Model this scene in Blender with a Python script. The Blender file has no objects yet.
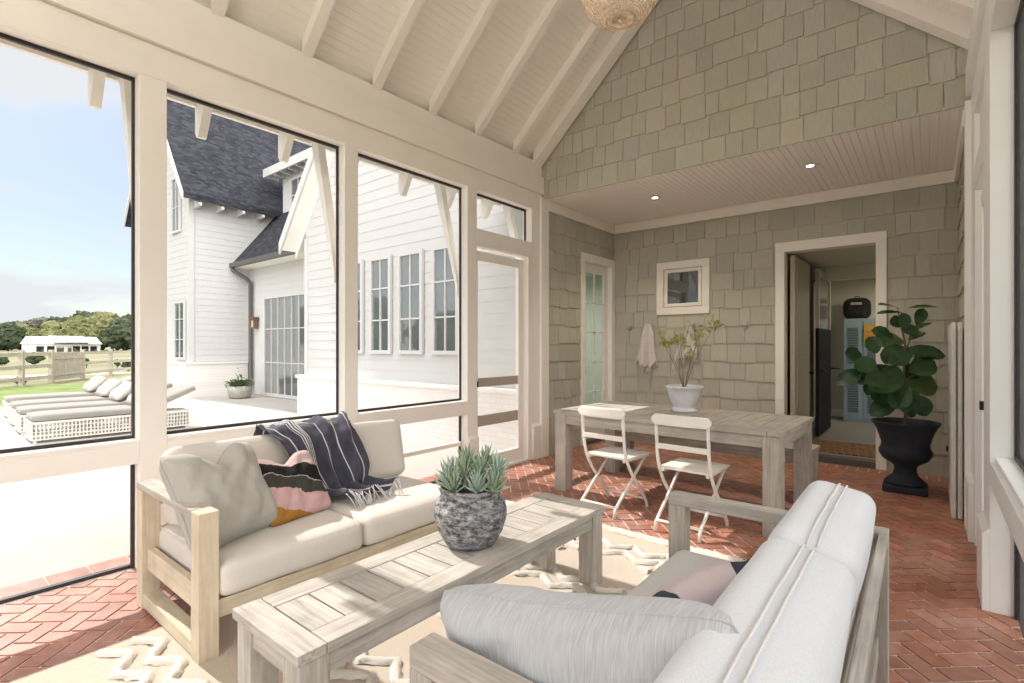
import bpy, bmesh, math, random
from math import sin, cos, pi, radians, sqrt, atan2
from mathutils import Vector, Matrix, noise
random.seed(7)
SC = bpy.context.scene
COL = SC.collection
LX, RX = -3.72, 0.24          # inner faces of the left and right screen walls
GY, BY = 5.15, 7.0            # gable wall, back wall of the recess
SLOPE = 0.93
RIDGE_X = (LX + RX) / 2

# ------------------------------------------------------------------ materials
def newmat(name):
    m = bpy.data.materials.new(name); m.use_nodes = True
    nt = m.node_tree; b = nt.nodes['Principled BSDF']
    return m, nt, b
def coords(nt, scale=(1, 1, 1), kind='Object', rot=(0, 0, 0)):
    tc = nt.nodes.new('ShaderNodeTexCoord'); mp = nt.nodes.new('ShaderNodeMapping')
    mp.inputs['Scale'].default_value = scale; mp.inputs['Rotation'].default_value = rot
    nt.links.new(tc.outputs[kind], mp.inputs['Vector'])
    return mp.outputs['Vector']
def nz(nt, vec, scale, detail=4, rough=.6, dist=0):
    n = nt.nodes.new('ShaderNodeTexNoise'); n.inputs['Scale'].default_value = scale
    n.inputs['Detail'].default_value = detail; n.inputs['Roughness'].default_value = rough
    n.inputs['Distortion'].default_value = dist
    nt.links.new(vec, n.inputs['Vector']); return n.outputs['Fac']
def ramp(nt, fac, stops, interp='LINEAR'):
    r = nt.nodes.new('ShaderNodeValToRGB'); r.color_ramp.interpolation = interp
    els = r.color_ramp.elements
    while len(els) < len(stops): els.new(.5)
    for e, (p, c) in zip(els, stops):
        e.position = p; e.color = (*c, 1) if len(c) == 3 else c
    nt.links.new(fac, r.inputs['Fac']); return r.outputs['Color']
def math_(nt, op, a, b=None, c=None):
    n = nt.nodes.new('ShaderNodeMath'); n.operation = op
    for i, v in enumerate((a, b, c)):
        if v is None: continue
        if isinstance(v, (int, float)): n.inputs[i].default_value = v
        else: nt.links.new(v, n.inputs[i])
    return n.outputs[0]
def mixc(nt, fac, a, b, mode='MIX'):
    n = nt.nodes.new('ShaderNodeMix'); n.data_type = 'RGBA'; n.blend_type = mode
    for i, v in ((0, fac), (6, a), (7, b)):
        if isinstance(v, (int, float)): n.inputs[i].default_value = v
        elif isinstance(v, tuple): n.inputs[i].default_value = (*v, 1) if len(v) == 3 else v
        else: nt.links.new(v, n.inputs[i])
    return n.outputs[2]
def bump(nt, b, h, strength=.3, dist=.01):
    n = nt.nodes.new('ShaderNodeBump'); n.inputs['Strength'].default_value = strength
    n.inputs['Distance'].default_value = dist
    nt.links.new(h, n.inputs['Height']); nt.links.new(n.outputs[0], b.inputs['Normal'])
def plain(name, c, rough=.5, var=.08, scale=6, bmp=0, bscale=80, metal=0, spec=.4, stretch=(1, 1, 1)):
    m, nt, b = newmat(name)
    v = coords(nt, stretch)
    f = nz(nt, v, scale)
    lo = tuple(x * (1 - var) for x in c); hi = tuple(min(1, x * (1 + var)) for x in c)
    nt.links.new(ramp(nt, f, [(.3, lo), (.7, hi)]), b.inputs['Base Color'])
    b.inputs['Roughness'].default_value = rough; b.inputs['Metallic'].default_value = metal
    b.inputs['Specular IOR Level'].default_value = spec
    if bmp: bump(nt, b, nz(nt, v, bscale), bmp, .004)
    return m
def wood(name, axis, c1, c2, c3, rough=.75):
    m, nt, b = newmat(name)
    s = [26, 26, 26]; s[axis] = 1.3
    v = coords(nt, tuple(s))
    f = nz(nt, v, 2.2, 6, .7, .6); g = nz(nt, coords(nt, (2, 2, 2)), 2.5, 3)
    col = ramp(nt, f, [(.25, c1), (.5, c2), (.75, c3)])
    gg = ramp(nt, g, [(.3, (.82, .82, .82)), (.7, (1.08, 1.08, 1.08))])
    nt.links.new(mixc(nt, 1, col, gg, 'MULTIPLY'), b.inputs['Base Color'])
    b.inputs['Roughness'].default_value = rough; b.inputs['Specular IOR Level'].default_value = .25
    bump(nt, b, f, .35, .003)
    return m
WHITE = plain('painted_trim', (.86, .835, .79), .45, .02, 3)
WHITE_R = plain('painted_trim_skylit', (.87, .87, .86), .4, .02, 3)  # trim paint made whiter on the right: its skylight put into the colour
def bead_board():
    m, nt, b = newmat('bead_board_paint')
    b.inputs['Base Color'].default_value = (.87, .84, .80, 1); b.inputs['Roughness'].default_value = .5
    return m
BEAD = bead_board()
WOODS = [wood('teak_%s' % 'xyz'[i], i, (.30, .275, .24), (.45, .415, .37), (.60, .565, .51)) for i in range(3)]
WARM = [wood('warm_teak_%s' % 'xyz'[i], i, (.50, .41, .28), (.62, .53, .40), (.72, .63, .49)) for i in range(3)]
def shingle_mat():
    m, nt, b = newmat('sage_shingle')
    at = nt.nodes.new('ShaderNodeAttribute'); at.attribute_name = 'Col'
    f = nz(nt, coords(nt, (60, 60, 2.5)), 2.0, 5, .7)
    base = ramp(nt, f, [(.3, (.43, .42, .355)), (.7, (.51, .50, .43))])
    nt.links.new(mixc(nt, 1, base, at.outputs['Color'], 'MULTIPLY'), b.inputs['Base Color'])
    b.inputs['Roughness'].default_value = .8; b.inputs['Specular IOR Level'].default_value = .2
    bump(nt, b, f, .5, .004)
    return m
SHINGLE = shingle_mat()
def brick_mat():
    m, nt, b = newmat('floor_brick')
    at = nt.nodes.new('ShaderNodeAttribute'); at.attribute_name = 'Col'
    v = coords(nt)
    f = nz(nt, v, 14, 6, .7); g = nz(nt, v, 2.3, 5, .65)
    base = ramp(nt, f, [(.25, (.28, .115, .075)), (.55, (.40, .18, .125)), (.8, (.50, .28, .22))])
    c = mixc(nt, 1, base, at.outputs['Color'], 'MULTIPLY')
    haze = ramp(nt, g, [(.50, (0, 0, 0)), (.75, (.40, .40, .40))])
    nt.links.new(mixc(nt, haze, c, (.62, .45, .40)), b.inputs['Base Color'])
    nt.links.new(ramp(nt, g, [(.3, (.30,) * 3), (.7, (.6,) * 3)]), b.inputs['Roughness'])
    b.inputs['Specular IOR Level'].default_value = .45
    bump(nt, b, f, .25, .003)
    return m
BRICK = brick_mat()
MORTAR = plain('mortar', (.68, .58, .52), .9, .12, 20)
SIDING = plain('white_siding', (.56, .555, .55), .6, .02, 4)
def white_brick():
    m, nt, b = newmat('whitewashed_brick')
    v = coords(nt, (1, 1, 1), 'Object', (radians(90), 0, 0))
    t = nt.nodes.new('ShaderNodeTexBrick'); nt.links.new(v, t.inputs['Vector'])
    t.inputs['Scale'].default_value = 1; t.inputs['Brick Width'].default_value = .22; t.inputs['Row Height'].default_value = .075
    t.inputs['Mortar Size'].default_value = .005
    t.inputs['Color1'].default_value = (.76, .73, .70, 1); t.inputs['Color2'].default_value = (.73, .69, .66, 1)
    t.inputs['Mortar'].default_value = (.67, .63, .60, 1)
    nt.links.new(t.outputs['Color'], b.inputs['Base Color']); b.inputs['Roughness'].default_value = .8
    return m
WBRICK = white_brick()
def roof_mat(name, c):
    m, nt, b = newmat(name)
    v = coords(nt)
    t = nt.nodes.new('ShaderNodeTexVoronoi'); t.inputs['Scale'].default_value = 1
    mp = coords(nt, (7, 7, 14))
    nt.links.new(mp, t.inputs['Vector'])
    col = ramp(nt, t.outputs['Color'], [(.1, tuple(x * .62 for x in c)), (.5, c), (.9, tuple(min(1, x * 1.5) for x in c))])
    nt.links.new(col, b.inputs['Base Color']); b.inputs['Roughness'].default_value = .9
    b.inputs['Specular IOR Level'].default_value = .15
    return m
ROOF = roof_mat('asphalt_shingle', (.040, .041, .050))
DARKGUT = plain('bronze_gutter', (.10, .09, .085), .5)
BLACK = plain('black_metal', (.02, .02, .022), .4)
FRAME_DK = plain('dark_track', (.035, .03, .03), .45)
def pane_mat(name, c, rough=.03, ior=1.9):
    m, nt, b = newmat(name); b.inputs['Base Color'].default_value = (*c, 1)
    b.inputs['Roughness'].default_value = rough; b.inputs['IOR'].default_value = ior
    b.inputs['Specular IOR Level'].default_value = 1
    return m
PANE = pane_mat('window_pane', (.13, .145, .145), .03, 2.1)
PANE_DK = pane_mat('dark_pane', (.03, .03, .028), .02, 1.7)
def glass_mat():
    m, nt, b = newmat('clear_glass')
    out = nt.nodes['Material Output']
    tr = nt.nodes.new('ShaderNodeBsdfTransparent'); tr.inputs[0].default_value = (.86, .88, .85, 1)
    gl = nt.nodes.new('ShaderNodeBsdfGlossy'); gl.inputs['Roughness'].default_value = .02
    mx = nt.nodes.new('ShaderNodeMixShader'); mx.inputs[0].default_value = .12
    nt.links.new(tr.outputs[0], mx.inputs[1]); nt.links.new(gl.outputs[0], mx.inputs[2]); nt.links.new(mx.outputs[0], out.inputs[0])
    return m
GLASS = glass_mat()
def screen_mat():
    m, nt, b = newmat('insect_mesh')
    out = nt.nodes['Material Output']
    tr = nt.nodes.new('ShaderNodeBsdfTransparent')
    df = nt.nodes.new('ShaderNodeBsdfDiffuse'); df.inputs[0].default_value = (.10, .105, .115, 1)
    mx = nt.nodes.new('ShaderNodeMixShader')
    lw = nt.nodes.new('ShaderNodeLayerWeight'); lw.inputs['Blend'].default_value = .55
    f = ramp(nt, lw.outputs['Facing'], [(.1, (.18,) * 3), (.95, (.95,) * 3)])
    nt.links.new(f, mx.inputs[0]); nt.links.new(tr.outputs[0], mx.inputs[1]); nt.links.new(df.outputs[0], mx.inputs[2])
    nt.links.new(mx.outputs[0], out.inputs[0])
    return m
MESH = screen_mat()
def fabric(name, c, scale=260, var=.06, rough=.92, streak=None):
    m, nt, b = newmat(name)
    v = coords(nt, streak or (1, 1, 1))
    f = nz(nt, v, scale, 2, .5); g = nz(nt, coords(nt), 7, 3)
    lo = tuple(x * (1 - var) for x in c); hi = tuple(min(1, x * (1 + var)) for x in c)
    c1 = ramp(nt, f, [(.35, lo), (.65, hi)])
    nt.links.new(mixc(nt, .25, c1, ramp(nt, g, [(.3, lo), (.7, hi)])), b.inputs['Base Color'])
    b.inputs['Roughness'].default_value = rough; b.inputs['Specular IOR Level'].default_value = .15
    b.inputs['Sheen Weight'].default_value = .15
    bump(nt, b, f, .25, .0015)
    return m
LINEN = fabric('oatmeal_linen', (.62, .58, .53))
LINEN_W = fabric('white_linen', (.68, .70, .74))
LINEN_SEAT = fabric('seat_linen', (.56, .55, .53))
GREYP = fabric('grey_pillow', (.40, .385, .35))
STREAK = fabric('streaked_grey', (.50, .51, .53), 3.5, .16, .92, (110, 6, 4))
SEAM = fabric('seam', (.60, .57, .53))
SEAM_W = fabric('seam_white', (.72, .71, .70))

# ------------------------------------------------------------------ mesh helpers
class MB:
    def __init__(s):
        s.bm = bmesh.new(); s.col = None
    def colors(s):
        s.col = s.bm.loops.layers.float_color.new('Col'); return s
    def _setcol(s, faces, c):
        if s.col is None: return
        for f in faces:
            for l in f.loops: l[s.col] = (*c, 1)
    def box(s, x0, x1, y0, y1, z0, z1, M=None, c=(1, 1, 1), mi=0):
        vs = [s.bm.verts.new((x, y, z)) for z in (z0, z1) for y in (y0, y1) for x in (x0, x1)]
        idx = ((0, 2, 3, 1), (4, 5, 7, 6), (0, 1, 5, 4), (2, 6, 7, 3), (0, 4, 6, 2), (1, 3, 7, 5))
        fs = [s.bm.faces.new([vs[i] for i in q]) for q in idx]
        for f in fs: f.material_index = mi
        if M is not None:
            for v in vs: v.co = M @ v.co
        s._setcol(fs, c); return s
    def prism(s, pts, vec, c=(1, 1, 1), mi=0):
        vec = Vector(vec)
        a = [s.bm.verts.new(p) for p in pts]; b = [s.bm.verts.new(Vector(p) + vec) for p in pts]
        fs = [s.bm.faces.new(a[::-1]), s.bm.faces.new(b)]
        n = len(a)
        for i in range(n): fs.append(s.bm.faces.new([a[i], a[(i + 1) % n], b[(i + 1) % n], b[i]]))
        for f in fs: f.material_index = mi
        s._setcol(fs, c); return s
    def quad(s, pts, c=(1, 1, 1), mi=0):
        f = s.bm.faces.new([s.bm.verts.new(p) for p in pts]); f.material_index = mi
        s._setcol([f], c); return s
    def tube(s, pts, r, n=8, closed=False, rs=None, cap=True):
        pts = [Vector(p) for p in pts]; N = len(pts); rings = []
        up = None
        for i, p in enumerate(pts):
            if closed: t = pts[(i + 1) % N] - pts[i - 1]
            else: t = pts[min(i + 1, N - 1)] - pts[max(i - 1, 0)]
            if t.length < 1e-9: t = Vector((0, 0, 1))
            t.normalize()
            if up is None:
                up = Vector((0, 0, 1)) if abs(t.z) < .9 else Vector((1, 0, 0))
            a = up - t * up.dot(t)
            if a.length < 1e-4:
                a = Vector((1, 0, 0)) - t * t.x
            a.normalize(); b = t.cross(a); up = a
            rr = rs[i] if rs else r
            rings.append([s.bm.verts.new(p + a * (rr * cos(2 * pi * k / n)) + b * (rr * sin(2 * pi * k / n))) for k in range(n)])
        fs = []
        for i in range(N if closed else N - 1):
            A, B = rings[i], rings[(i + 1) % N]
            for k in range(n): fs.append(s.bm.faces.new([A[k], A[(k + 1) % n], B[(k + 1) % n], B[k]]))
        if cap and not closed:
            fs.append(s.bm.faces.new(rings[0][::-1])); fs.append(s.bm.faces.new(rings[-1]))
        for f in fs: f.smooth = True
        s._setcol(fs, (1, 1, 1)); return s
    def lathe(s, prof, cx=0, cy=0, n=40, cz=0, wob=0):
        rings = []
        for r, z in prof:
            rings.append([s.bm.verts.new((cx + r * cos(2 * pi * k / n) * (1 + wob * sin(3 * 2 * pi * k / n + z * 9)), cy + r * sin(2 * pi * k / n) * (1 + wob * cos(2 * 2 * pi * k / n)), cz + z)) for k in range(n)])
        for A, B in zip(rings, rings[1:]):
            for k in range(n):
                f = s.bm.faces.new([A[k], A[(k + 1) % n], B[(k + 1) % n], B[k]]); f.smooth = True
        for R_, rev in ((rings[0], True), (rings[-1], False)):
            f = s.bm.faces.new(R_[::-1] if rev else R_)
        return s
    def grid(s, fn, nu, nv, smooth=True, uv=None, closed_u=False):
        V = [[s.bm.verts.new(fn(i / nu, j / nv)) for j in range(nv + 1)] for i in range(nu + (0 if closed_u else 1))]
        L = s.bm.loops.layers.uv.verify() if uv else None
        K = len(V)
        for i in range(nu):
            for j in range(nv):
                i2 = (i + 1) % K
                f = s.bm.faces.new([V[i][j], V[i2][j], V[i2][j + 1], V[i][j + 1]]); f.smooth = smooth
                if uv:
                    for l, (a, b) in zip(f.loops, ((i, j), (i + 1, j), (i + 1, j + 1), (i, j + 1))): l[L].uv = (a / nu, b / nv)
        return s
def wloc(o):
    v = Vector((0, 0, 0))
    while o is not None:
        v += o.location; o = o.parent
    return v
def link(o, parent=None):
    COL.objects.link(o)
    if parent is not None: o.parent = parent
    return o
def obj(name, mb, mats, parent=None, world=True, bevel=0, sub=0, solid=0, normals=True):
    """one mesh object; world=True: vertices were given in world space (parents here are unrotated while building)"""
    if normals: bmesh.ops.recalc_face_normals(mb.bm, faces=mb.bm.faces)
    if parent is not None and world: bmesh.ops.translate(mb.bm, verts=mb.bm.verts, vec=-wloc(parent))
    me = bpy.data.meshes.new(name); mb.bm.to_mesh(me); mb.bm.free()
    for m in (mats if isinstance(mats, (list, tuple)) else [mats]): me.materials.append(m)
    o = link(bpy.data.objects.new(name, me), parent)
    if solid:
        md = o.modifiers.new('t', 'SOLIDIFY'); md.thickness = solid; md.offset = 0
    if bevel:
        md = o.modifiers.new('b', 'BEVEL'); md.width = bevel; md.segments = 2; md.limit_method = 'ANGLE'
    if sub:
        md = o.modifiers.new('s', 'SUBSURF'); md.levels = sub; md.render_levels = sub
    return o
def tag(o, label, cat, group=None, kind=None):
    o['label'] = label; o['category'] = cat
    if group: o['group'] = group
    if kind: o['kind'] = kind
    return o
def thing(name, label, cat, loc=(0, 0, 0), group=None):
    o = bpy.data.objects.new(name, None); o.location = loc; o.empty_display_size = .1
    link(o); return tag(o, label, cat, group)
def struct(name, mb, mats, parent=None, label=None, **k):
    o = obj(name, mb, mats, parent, **k)
    if parent is None: o['kind'] = 'structure'
    if label: o['label'] = label
    return o
def structroot(name, label, loc=(0, 0, 0)):
    o = bpy.data.objects.new(name, None); o.location = loc; link(o); o['kind'] = 'structure'; o['label'] = label; return o
def copy_tree(o, parent=None):
    c = o.copy(); COL.objects.link(c); c.parent = parent
    for ch in list(o.children): copy_tree(ch, c)
    return c
B = lambda *a, **k: MB().box(*a, **k)

def rounded_bm(mb, hx, hy, hz, r, puff=(0, 0, 0), n=14, M=None, wob=0, seed=0):
    """soft box, half sizes hx hy hz, edge radius r, faces bulged by puff"""
    tmp = bmesh.new(); bmesh.ops.create_cube(tmp, size=2)
    bmesh.ops.subdivide_edges(tmp, edges=tmp.edges, cuts=n, use_grid_fill=True)
    vm = {}
    H = (hx, hy, hz)
    for v in tmp.verts:
        q = v.co.copy(); p = Vector((q.x * hx, q.y * hy, q.z * hz))
        inner = Vector([max(-(h - r), min(h - r, c)) for h, c in zip(H, p)])
        d = p - inner
        if d.length > 1e-6:
            d.normalize(); p2 = inner + d * r
        else: p2 = p
        bx, by, bz = (1 - q.x ** 2), (1 - q.y ** 2), (1 - q.z ** 2)
        p2 = p2 + Vector((q.x * abs(q.x) ** 3 * puff[0] * by * bz, q.y * abs(q.y) ** 3 * puff[1] * bx * bz, q.z * abs(q.z) ** 3 * puff[2] * bx * by))
        if wob:
            nn = noise.noise_vector(p2 * 4.5 + Vector((seed, seed * 2.3, 0))); p2 += nn * wob
        if M is not None: p2 = M @ p2
        vm[v] = mb.bm.verts.new(p2)
    for f in tmp.faces:
        g = mb.bm.faces.new([vm[v] for v in f.verts]); g.smooth = True
    tmp.free(); return mb
def pillow_fn(w, h, t, chop=0, pinch=.06, wrinkle=.012, seed=0):
    """point on pillow: side +1/-1, u v in -1..1; local x width, z height, y thickness"""
    def f(u, v, side):
        e = max(0, (1 - u ** 4)) ** .55 * max(0, (1 - v ** 4)) ** .55
        px = u * (w / 2) * (1 - pinch * (1 - v * v) * abs(u)); pz = v * (h / 2) * (1 - pinch * (1 - u * u) * abs(v))
        cp = 1 - .09 * (u * u * v * v) ** 3; px *= cp; pz *= cp
        if chop: pz -= chop * math.exp(-(u / .33) ** 2) * max(0, (v + .3) / 1.3) ** 1.5
        nn = noise.noise(Vector((u * 1.8 + seed, v * 1.8, seed * 3 + side * .8))) * wrinkle * 2.2
        nn += noise.noise(Vector((u * 5 + seed, v * 4, seed + side))) * wrinkle * .8
        crease = -abs(sin((u * 1.4 + v * .9) * 4 + seed)) ** 8 * wrinkle * .8
        return Vector((px, side * (t / 2 * e + (nn + crease) * e), pz))
    return f
def pillow(name, w, h, t, mat, M, label=None, cat='pillow', seam=None, n=30, group=None, parent=None, **k):
    f = pillow_fn(w, h, t, **k); mb = MB()
    for side in (1, -1):
        mb.grid(lambda a, b: f(a * 2 - 1, b * 2 - 1, side), n, n)
    bmesh.ops.remove_doubles(mb.bm, verts=mb.bm.verts, dist=.0008)
    o = obj(name, mb, mat, parent, world=False); o.matrix_local = M
    if label: tag(o, label, cat, group)
    if seam:
        path = []
        for q in range(4):
            for i in range(24):
                s = (i / 24 * 2 - 1) * .985
                u, v = ((s, -1), (1, s), (-s, 1), (-1, -s))[q]
                path.append(f(u, v, 0) if False else f(u, v, 1))
        p = obj('piping', MB().tube(path, .003, 6, closed=True), seam, o, world=False)
    return o
def frame_matrix(loc, right, normal):
    """local x=right, local y=normal, z = x cross y"""
    r = Vector(right).normalized(); nrm = Vector(normal); nrm = (nrm - r * nrm.dot(r)).normalized(); z = r.cross(nrm)
    if z.z < 0: r = -r; z = -z
    M = Matrix((( r.x, nrm.x, z.x, loc[0]), (r.y, nrm.y, z.y, loc[1]), (r.z, nrm.z, z.z, loc[2]), (0, 0, 0, 1)))
    return M

# ------------------------------------------------------------------ shingle courses
def shingles(mb, origin, du, W, H, zbase=0, clip=None, course=.235, nrm=None, holes=(), seed=1):
    """shingles on the plane through origin spanned by du (horizontal) and z, standing out along nrm"""
    rnd = random.Random(seed); du = Vector(du); nrm = Vector(nrm); o = Vector(origin)
    rows = int(H / course) + 1
    def P(u, z, out): return o + du * u + Vector((0, 0, z)) + nrm * out
    for r in range(rows):
        z0 = zbase + r * course; u = -rnd.random() * .15
        z1 = min(z0 + course + .03, zbase + H)
        while u < W:
            w = rnd.choice((.13, .16, .19, .22, .25, .28)); a, b = max(0, u + .0025), min(W, u + w - .0025)
            dz = rnd.choice((0, 0, 0, -.018, -.018)); u += w
            if b - a < .012: continue
            pieces = [(a, b, max(zbase if r == 0 else z0 + dz, zbase), z1)]
            for (ha, hb, hz0, hz1) in holes:
                nxt = []
                for (pa, pb, c0, c1) in pieces:
                    if pb <= ha or pa >= hb or c1 <= hz0 or c0 >= hz1: nxt.append((pa, pb, c0, c1)); continue
                    if pa < ha: nxt.append((pa, ha, c0, c1))
                    if pb > hb: nxt.append((hb, pb, c0, c1))
                    mid0, mid1 = max(pa, ha), min(pb, hb)
                    if c0 < hz0: nxt.append((mid0, mid1, c0, hz0))
                    if c1 > hz1: nxt.append((mid0, mid1, hz1, c1))
                pieces = nxt
            k = rnd.uniform(.93, 1.07)
            for pa, pb, c0, c1 in pieces:
                if pb - pa < .01 or c1 - c0 < .01: continue
                if clip:
                    ta, tb = clip(pa), clip(pb)
                    if min(ta, tb) <= c0 + .01 and max(ta, tb) <= c0 + .02: continue
                    ca, cb = min(c1, max(ta, c0 + .001)), min(c1, max(tb, c0 + .001))
                else: ca = cb = c1
                tb_, tt = .020, .004
                pts = [P(pa, c0, 0), P(pb, c0, 0), P(pb, cb, 0), P(pa, ca, 0)]
                front = [P(pa, c0, tb_), P(pb, c0, tb_), P(pb, cb, tt), P(pa, ca, tt)]
                A = [mb.bm.verts.new(p) for p in pts]; F = [mb.bm.verts.new(p) for p in front]
                fs = [mb.bm.faces.new(F)]
                for i in range(4): fs.append(mb.bm.faces.new([A[i], A[(i + 1) % 4], F[(i + 1) % 4], F[i]]))
                mb._setcol(fs, (k, k, k * rnd.uniform(.97, 1.03)))
def laps(mb, origin, du, W, z0, z1, nrm, clip=None, pitch=.17, xl=None):
    """lap siding; xl(z) -> (u0,u1)"""
    du = Vector(du); nrm = Vector(nrm); o = Vector(origin); z = z0
    P = lambda u, zz, out: o + du * u + Vector((0, 0, zz)) + nrm * out
    while z < z1 - .01:
        t = min(z + pitch, z1)
        a0, b0 = xl(z) if xl else (0, W); a1, b1 = xl(t) if xl else (0, W)
        if b0 - a0 < .05: break
        if b1 < a1: a1 = b1 = (a1 + b1) / 2
        mb.quad([P(a0, z, .011), P(b0, z, .011), P(b1, t, .004), P(a1, t, .004)])
        mb.quad([P(a0, z, 0), P(b0, z, 0), P(b0, z, .011), P(a0, z, .011)])
        z += pitch

# ================================================================== FLOOR
mb = MB(); mb.box(-4.08, .62, -2.7, 7.0, -.16, -.006)
struct('floor', mb, MORTAR, label='mortar bed under the red brick floor')
mb = MB().colors(); w = .1; ang = radians(45 - 3)
Rm = Matrix.Rotation(ang, 4, 'Z') @ Matrix.Translation((0, 0, 0))
rnd = random.Random(3)
cx0, cy0 = -1.8, 2.2; w = .093
for j in range(-70, 70):
    for m_ in range(-20, 20):
        for kind in (0, 1):
            x = j + 4 * m_ + (3 if kind else 0); y = j
            a, b = (2, 1) if kind == 0 else (1, 2)
            c = Rm @ Vector(((x + a / 2) * w, (y + b / 2) * w, 0)) + Vector((cx0, cy0, 0))
            if not (-4.1 < c.x < .75 and -2.8 < c.y < 7.1): continue
            g = .0060; kk = rnd.uniform(.8, 1.15); red = rnd.uniform(.92, 1.08)
            M = Matrix.Translation((cx0, cy0, 0)) @ Rm
            z = rnd.uniform(-.0015, .0008)
            mb.box(x * w + g, (x + a) * w - g, y * w + g, (y + b) * w - g, -.02, z, M, (kk * red, kk, kk * rnd.uniform(.9, 1.1)))
for co, no in (((-3.80, 0, 0), (-1, 0, 0)), ((.34, 0, 0), (1, 0, 0)), ((0, -2.6, 0), (0, -1, 0)), ((0, 6.78, 0), (0, 1, 0))):
    bmesh.ops.bisect_plane(mb.bm, geom=mb.bm.verts[:] + mb.bm.edges[:] + mb.bm.faces[:], plane_co=co, plane_no=no, clear_outer=True)
def soldier(x0, x1, y0, y1, along):
    p = x0 if along == 'x' else y0; e = x1 if along == 'x' else y1
    while p < e - .02:
        kk = rnd.uniform(.85, 1.15); q = min(p + .095, e)
        if along == 'x': mb.box(p + .005, q - .005, y0 + .004, y1 - .004, -.02, 0, None, (kk, kk, kk))
        else: mb.box(x0 + .004, x1 - .004, p + .005, q - .005, -.02, 0, None, (kk, kk, kk))
        p += .1
soldier(-3.72, .24, 6.78, 6.99, 'x')
floor_bricks = obj('floor', mb, BRICK, normals=False); floor_bricks['kind'] = 'structure'
mb = MB().colors()
p = -2.6
while p < 5.1:
    kk = rnd.uniform(.85, 1.15); mb.box(-4.07, -3.87, p + .005, p + .195, -.02, .0, None, (kk, kk, kk)); p += .2
obj('trim_1', mb, BRICK)['kind'] = 'structure'
B(-3.868, -3.835, -2.6, 5.1, -.02, .012)
struct('trim_2', B(-3.868, -3.835, -2.6, 5.1, -.02, .014), FRAME_DK)

# ================================================================== WALLS OF THE PORCH
def roof_z(x): return 3.60 + SLOPE * (min(x - LX, RX - x))
OUT = -3.86
# wall_left: header beam, stepped
mb = B(OUT, LX, -2.6, 5.15, 3.03, 3.24)
mb.box(OUT, LX + .03, -2.6, 5.15, 3.24, 3.45); mb.box(OUT, LX + .0, -2.6, 5.15, 3.45, 3.62)
struct('wall_left', mb, WHITE, label='white header beam over the left screens', bevel=.004)
mb = B(RX, RX + .14, -2.6, 5.15, 2.99, 3.24)
mb.box(RX - .03, RX + .14, -2.6, 5.15, 3.24, 3.45); mb.box(RX, RX + .14, -2.6, 5.15, 3.45, 3.62)
struct('wall_right', mb, WHITE_R, label='white header beam over the right screens', bevel=.004)
def post(i, y0, y1, side):
    x0, x1 = (OUT, LX) if side < 0 else (RX, RX + .14)
    s = -side
    mb = B(x0, x1, y0, y1, 0, 3.03 if side < 0 else 2.99)
    f = LX if side < 0 else RX
    a, b = (f, f + .03) if side < 0 else (f - .03, f)
    mb.box(a, b, y0 - .0, y1 + .0, 0, .40)
    # sloped plinth cap
    tri = [(f, y0, .40), (f + s * .03, y0, .40), (f, y0, .43)]
    mb.prism(tri, (0, y1 - y0, 0))
    struct('trim_%d' % i, mb, WHITE if side < 0 else WHITE_R, bevel=.003)
ti = 3
for (a, b) in ((-.43, -.25), (.98, 1.125), (2.39, 2.515), (3.83, 3.974), (4.94, 5.15)):
    post(ti, a, b, -1); ti += 1
for (a, b) in ((-1.6, -1.42), (3.60, 3.97), (4.80, 5.15)):
    post(ti, a, b, 1); ti += 1
# knee rails with sills and their dark tracks
def bay(i, y0, y1, side, screen=False):
    x0, x1 = (OUT, LX) if side < 0 else (RX, RX + .14)
    W_ = WHITE if side < 0 else WHITE_R
    root = structroot('window_%d' % i, 'white framed screen opening in the %s wall' % ('left' if side < 0 else 'right'), ((x0 + x1) / 2, (y0 + y1) / 2, 0))
    obj('window_rail', B(x0, x1, y0, y1, .655, .775).box(x0 + .02, x1 - .0, y0, y1, .775, .80), W_, root, bevel=.003)
    xo = OUT + .03 if side < 0 else RX + .09
    xi = xo + .02
    zt = 3.03 if side < 0 else 2.99
    mb = B(xo, xi, y0, y1, zt - .022, zt).box(xo, xi, y0, y1, .80, .82)
    mb.box(xo, xi, y0, y0 + .014, .82, zt - .022).box(xo, xi, y1 - .014, y1, .82, zt - .022)
    mb.box(xo, xi, y0, y0 + .02, .0, .655).box(xo, xi, y1 - .02, y1, 0, .655)
    obj('screen_track', mb, FRAME_DK, root)
    mb = B(xo - .02, xi + .02, y0 + .02, y1 - .02, .33, .37) if y0 > 2.4 and side < 0 else None
    if mb: obj('lower_bar', mb, W_, root)
    if screen:
        xm = (xo + xi) / 2
        obj('insect_screen', MB().quad([(xm, y0, .82), (xm, y1, .82), (xm, y1, 2.96), (xm, y0, 2.96)]).quad([(xm, y0, .0), (xm, y1, 0), (xm, y1, .66), (xm, y0, .66)]), MESH, root, normals=False)
    return root
bay(1, -.25, .98, -1); bay(2, 1.125, 2.39, -1); bay(3, 2.515, 3.83, -1)
bay(4, -1.42, 3.60, 1, True)
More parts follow.
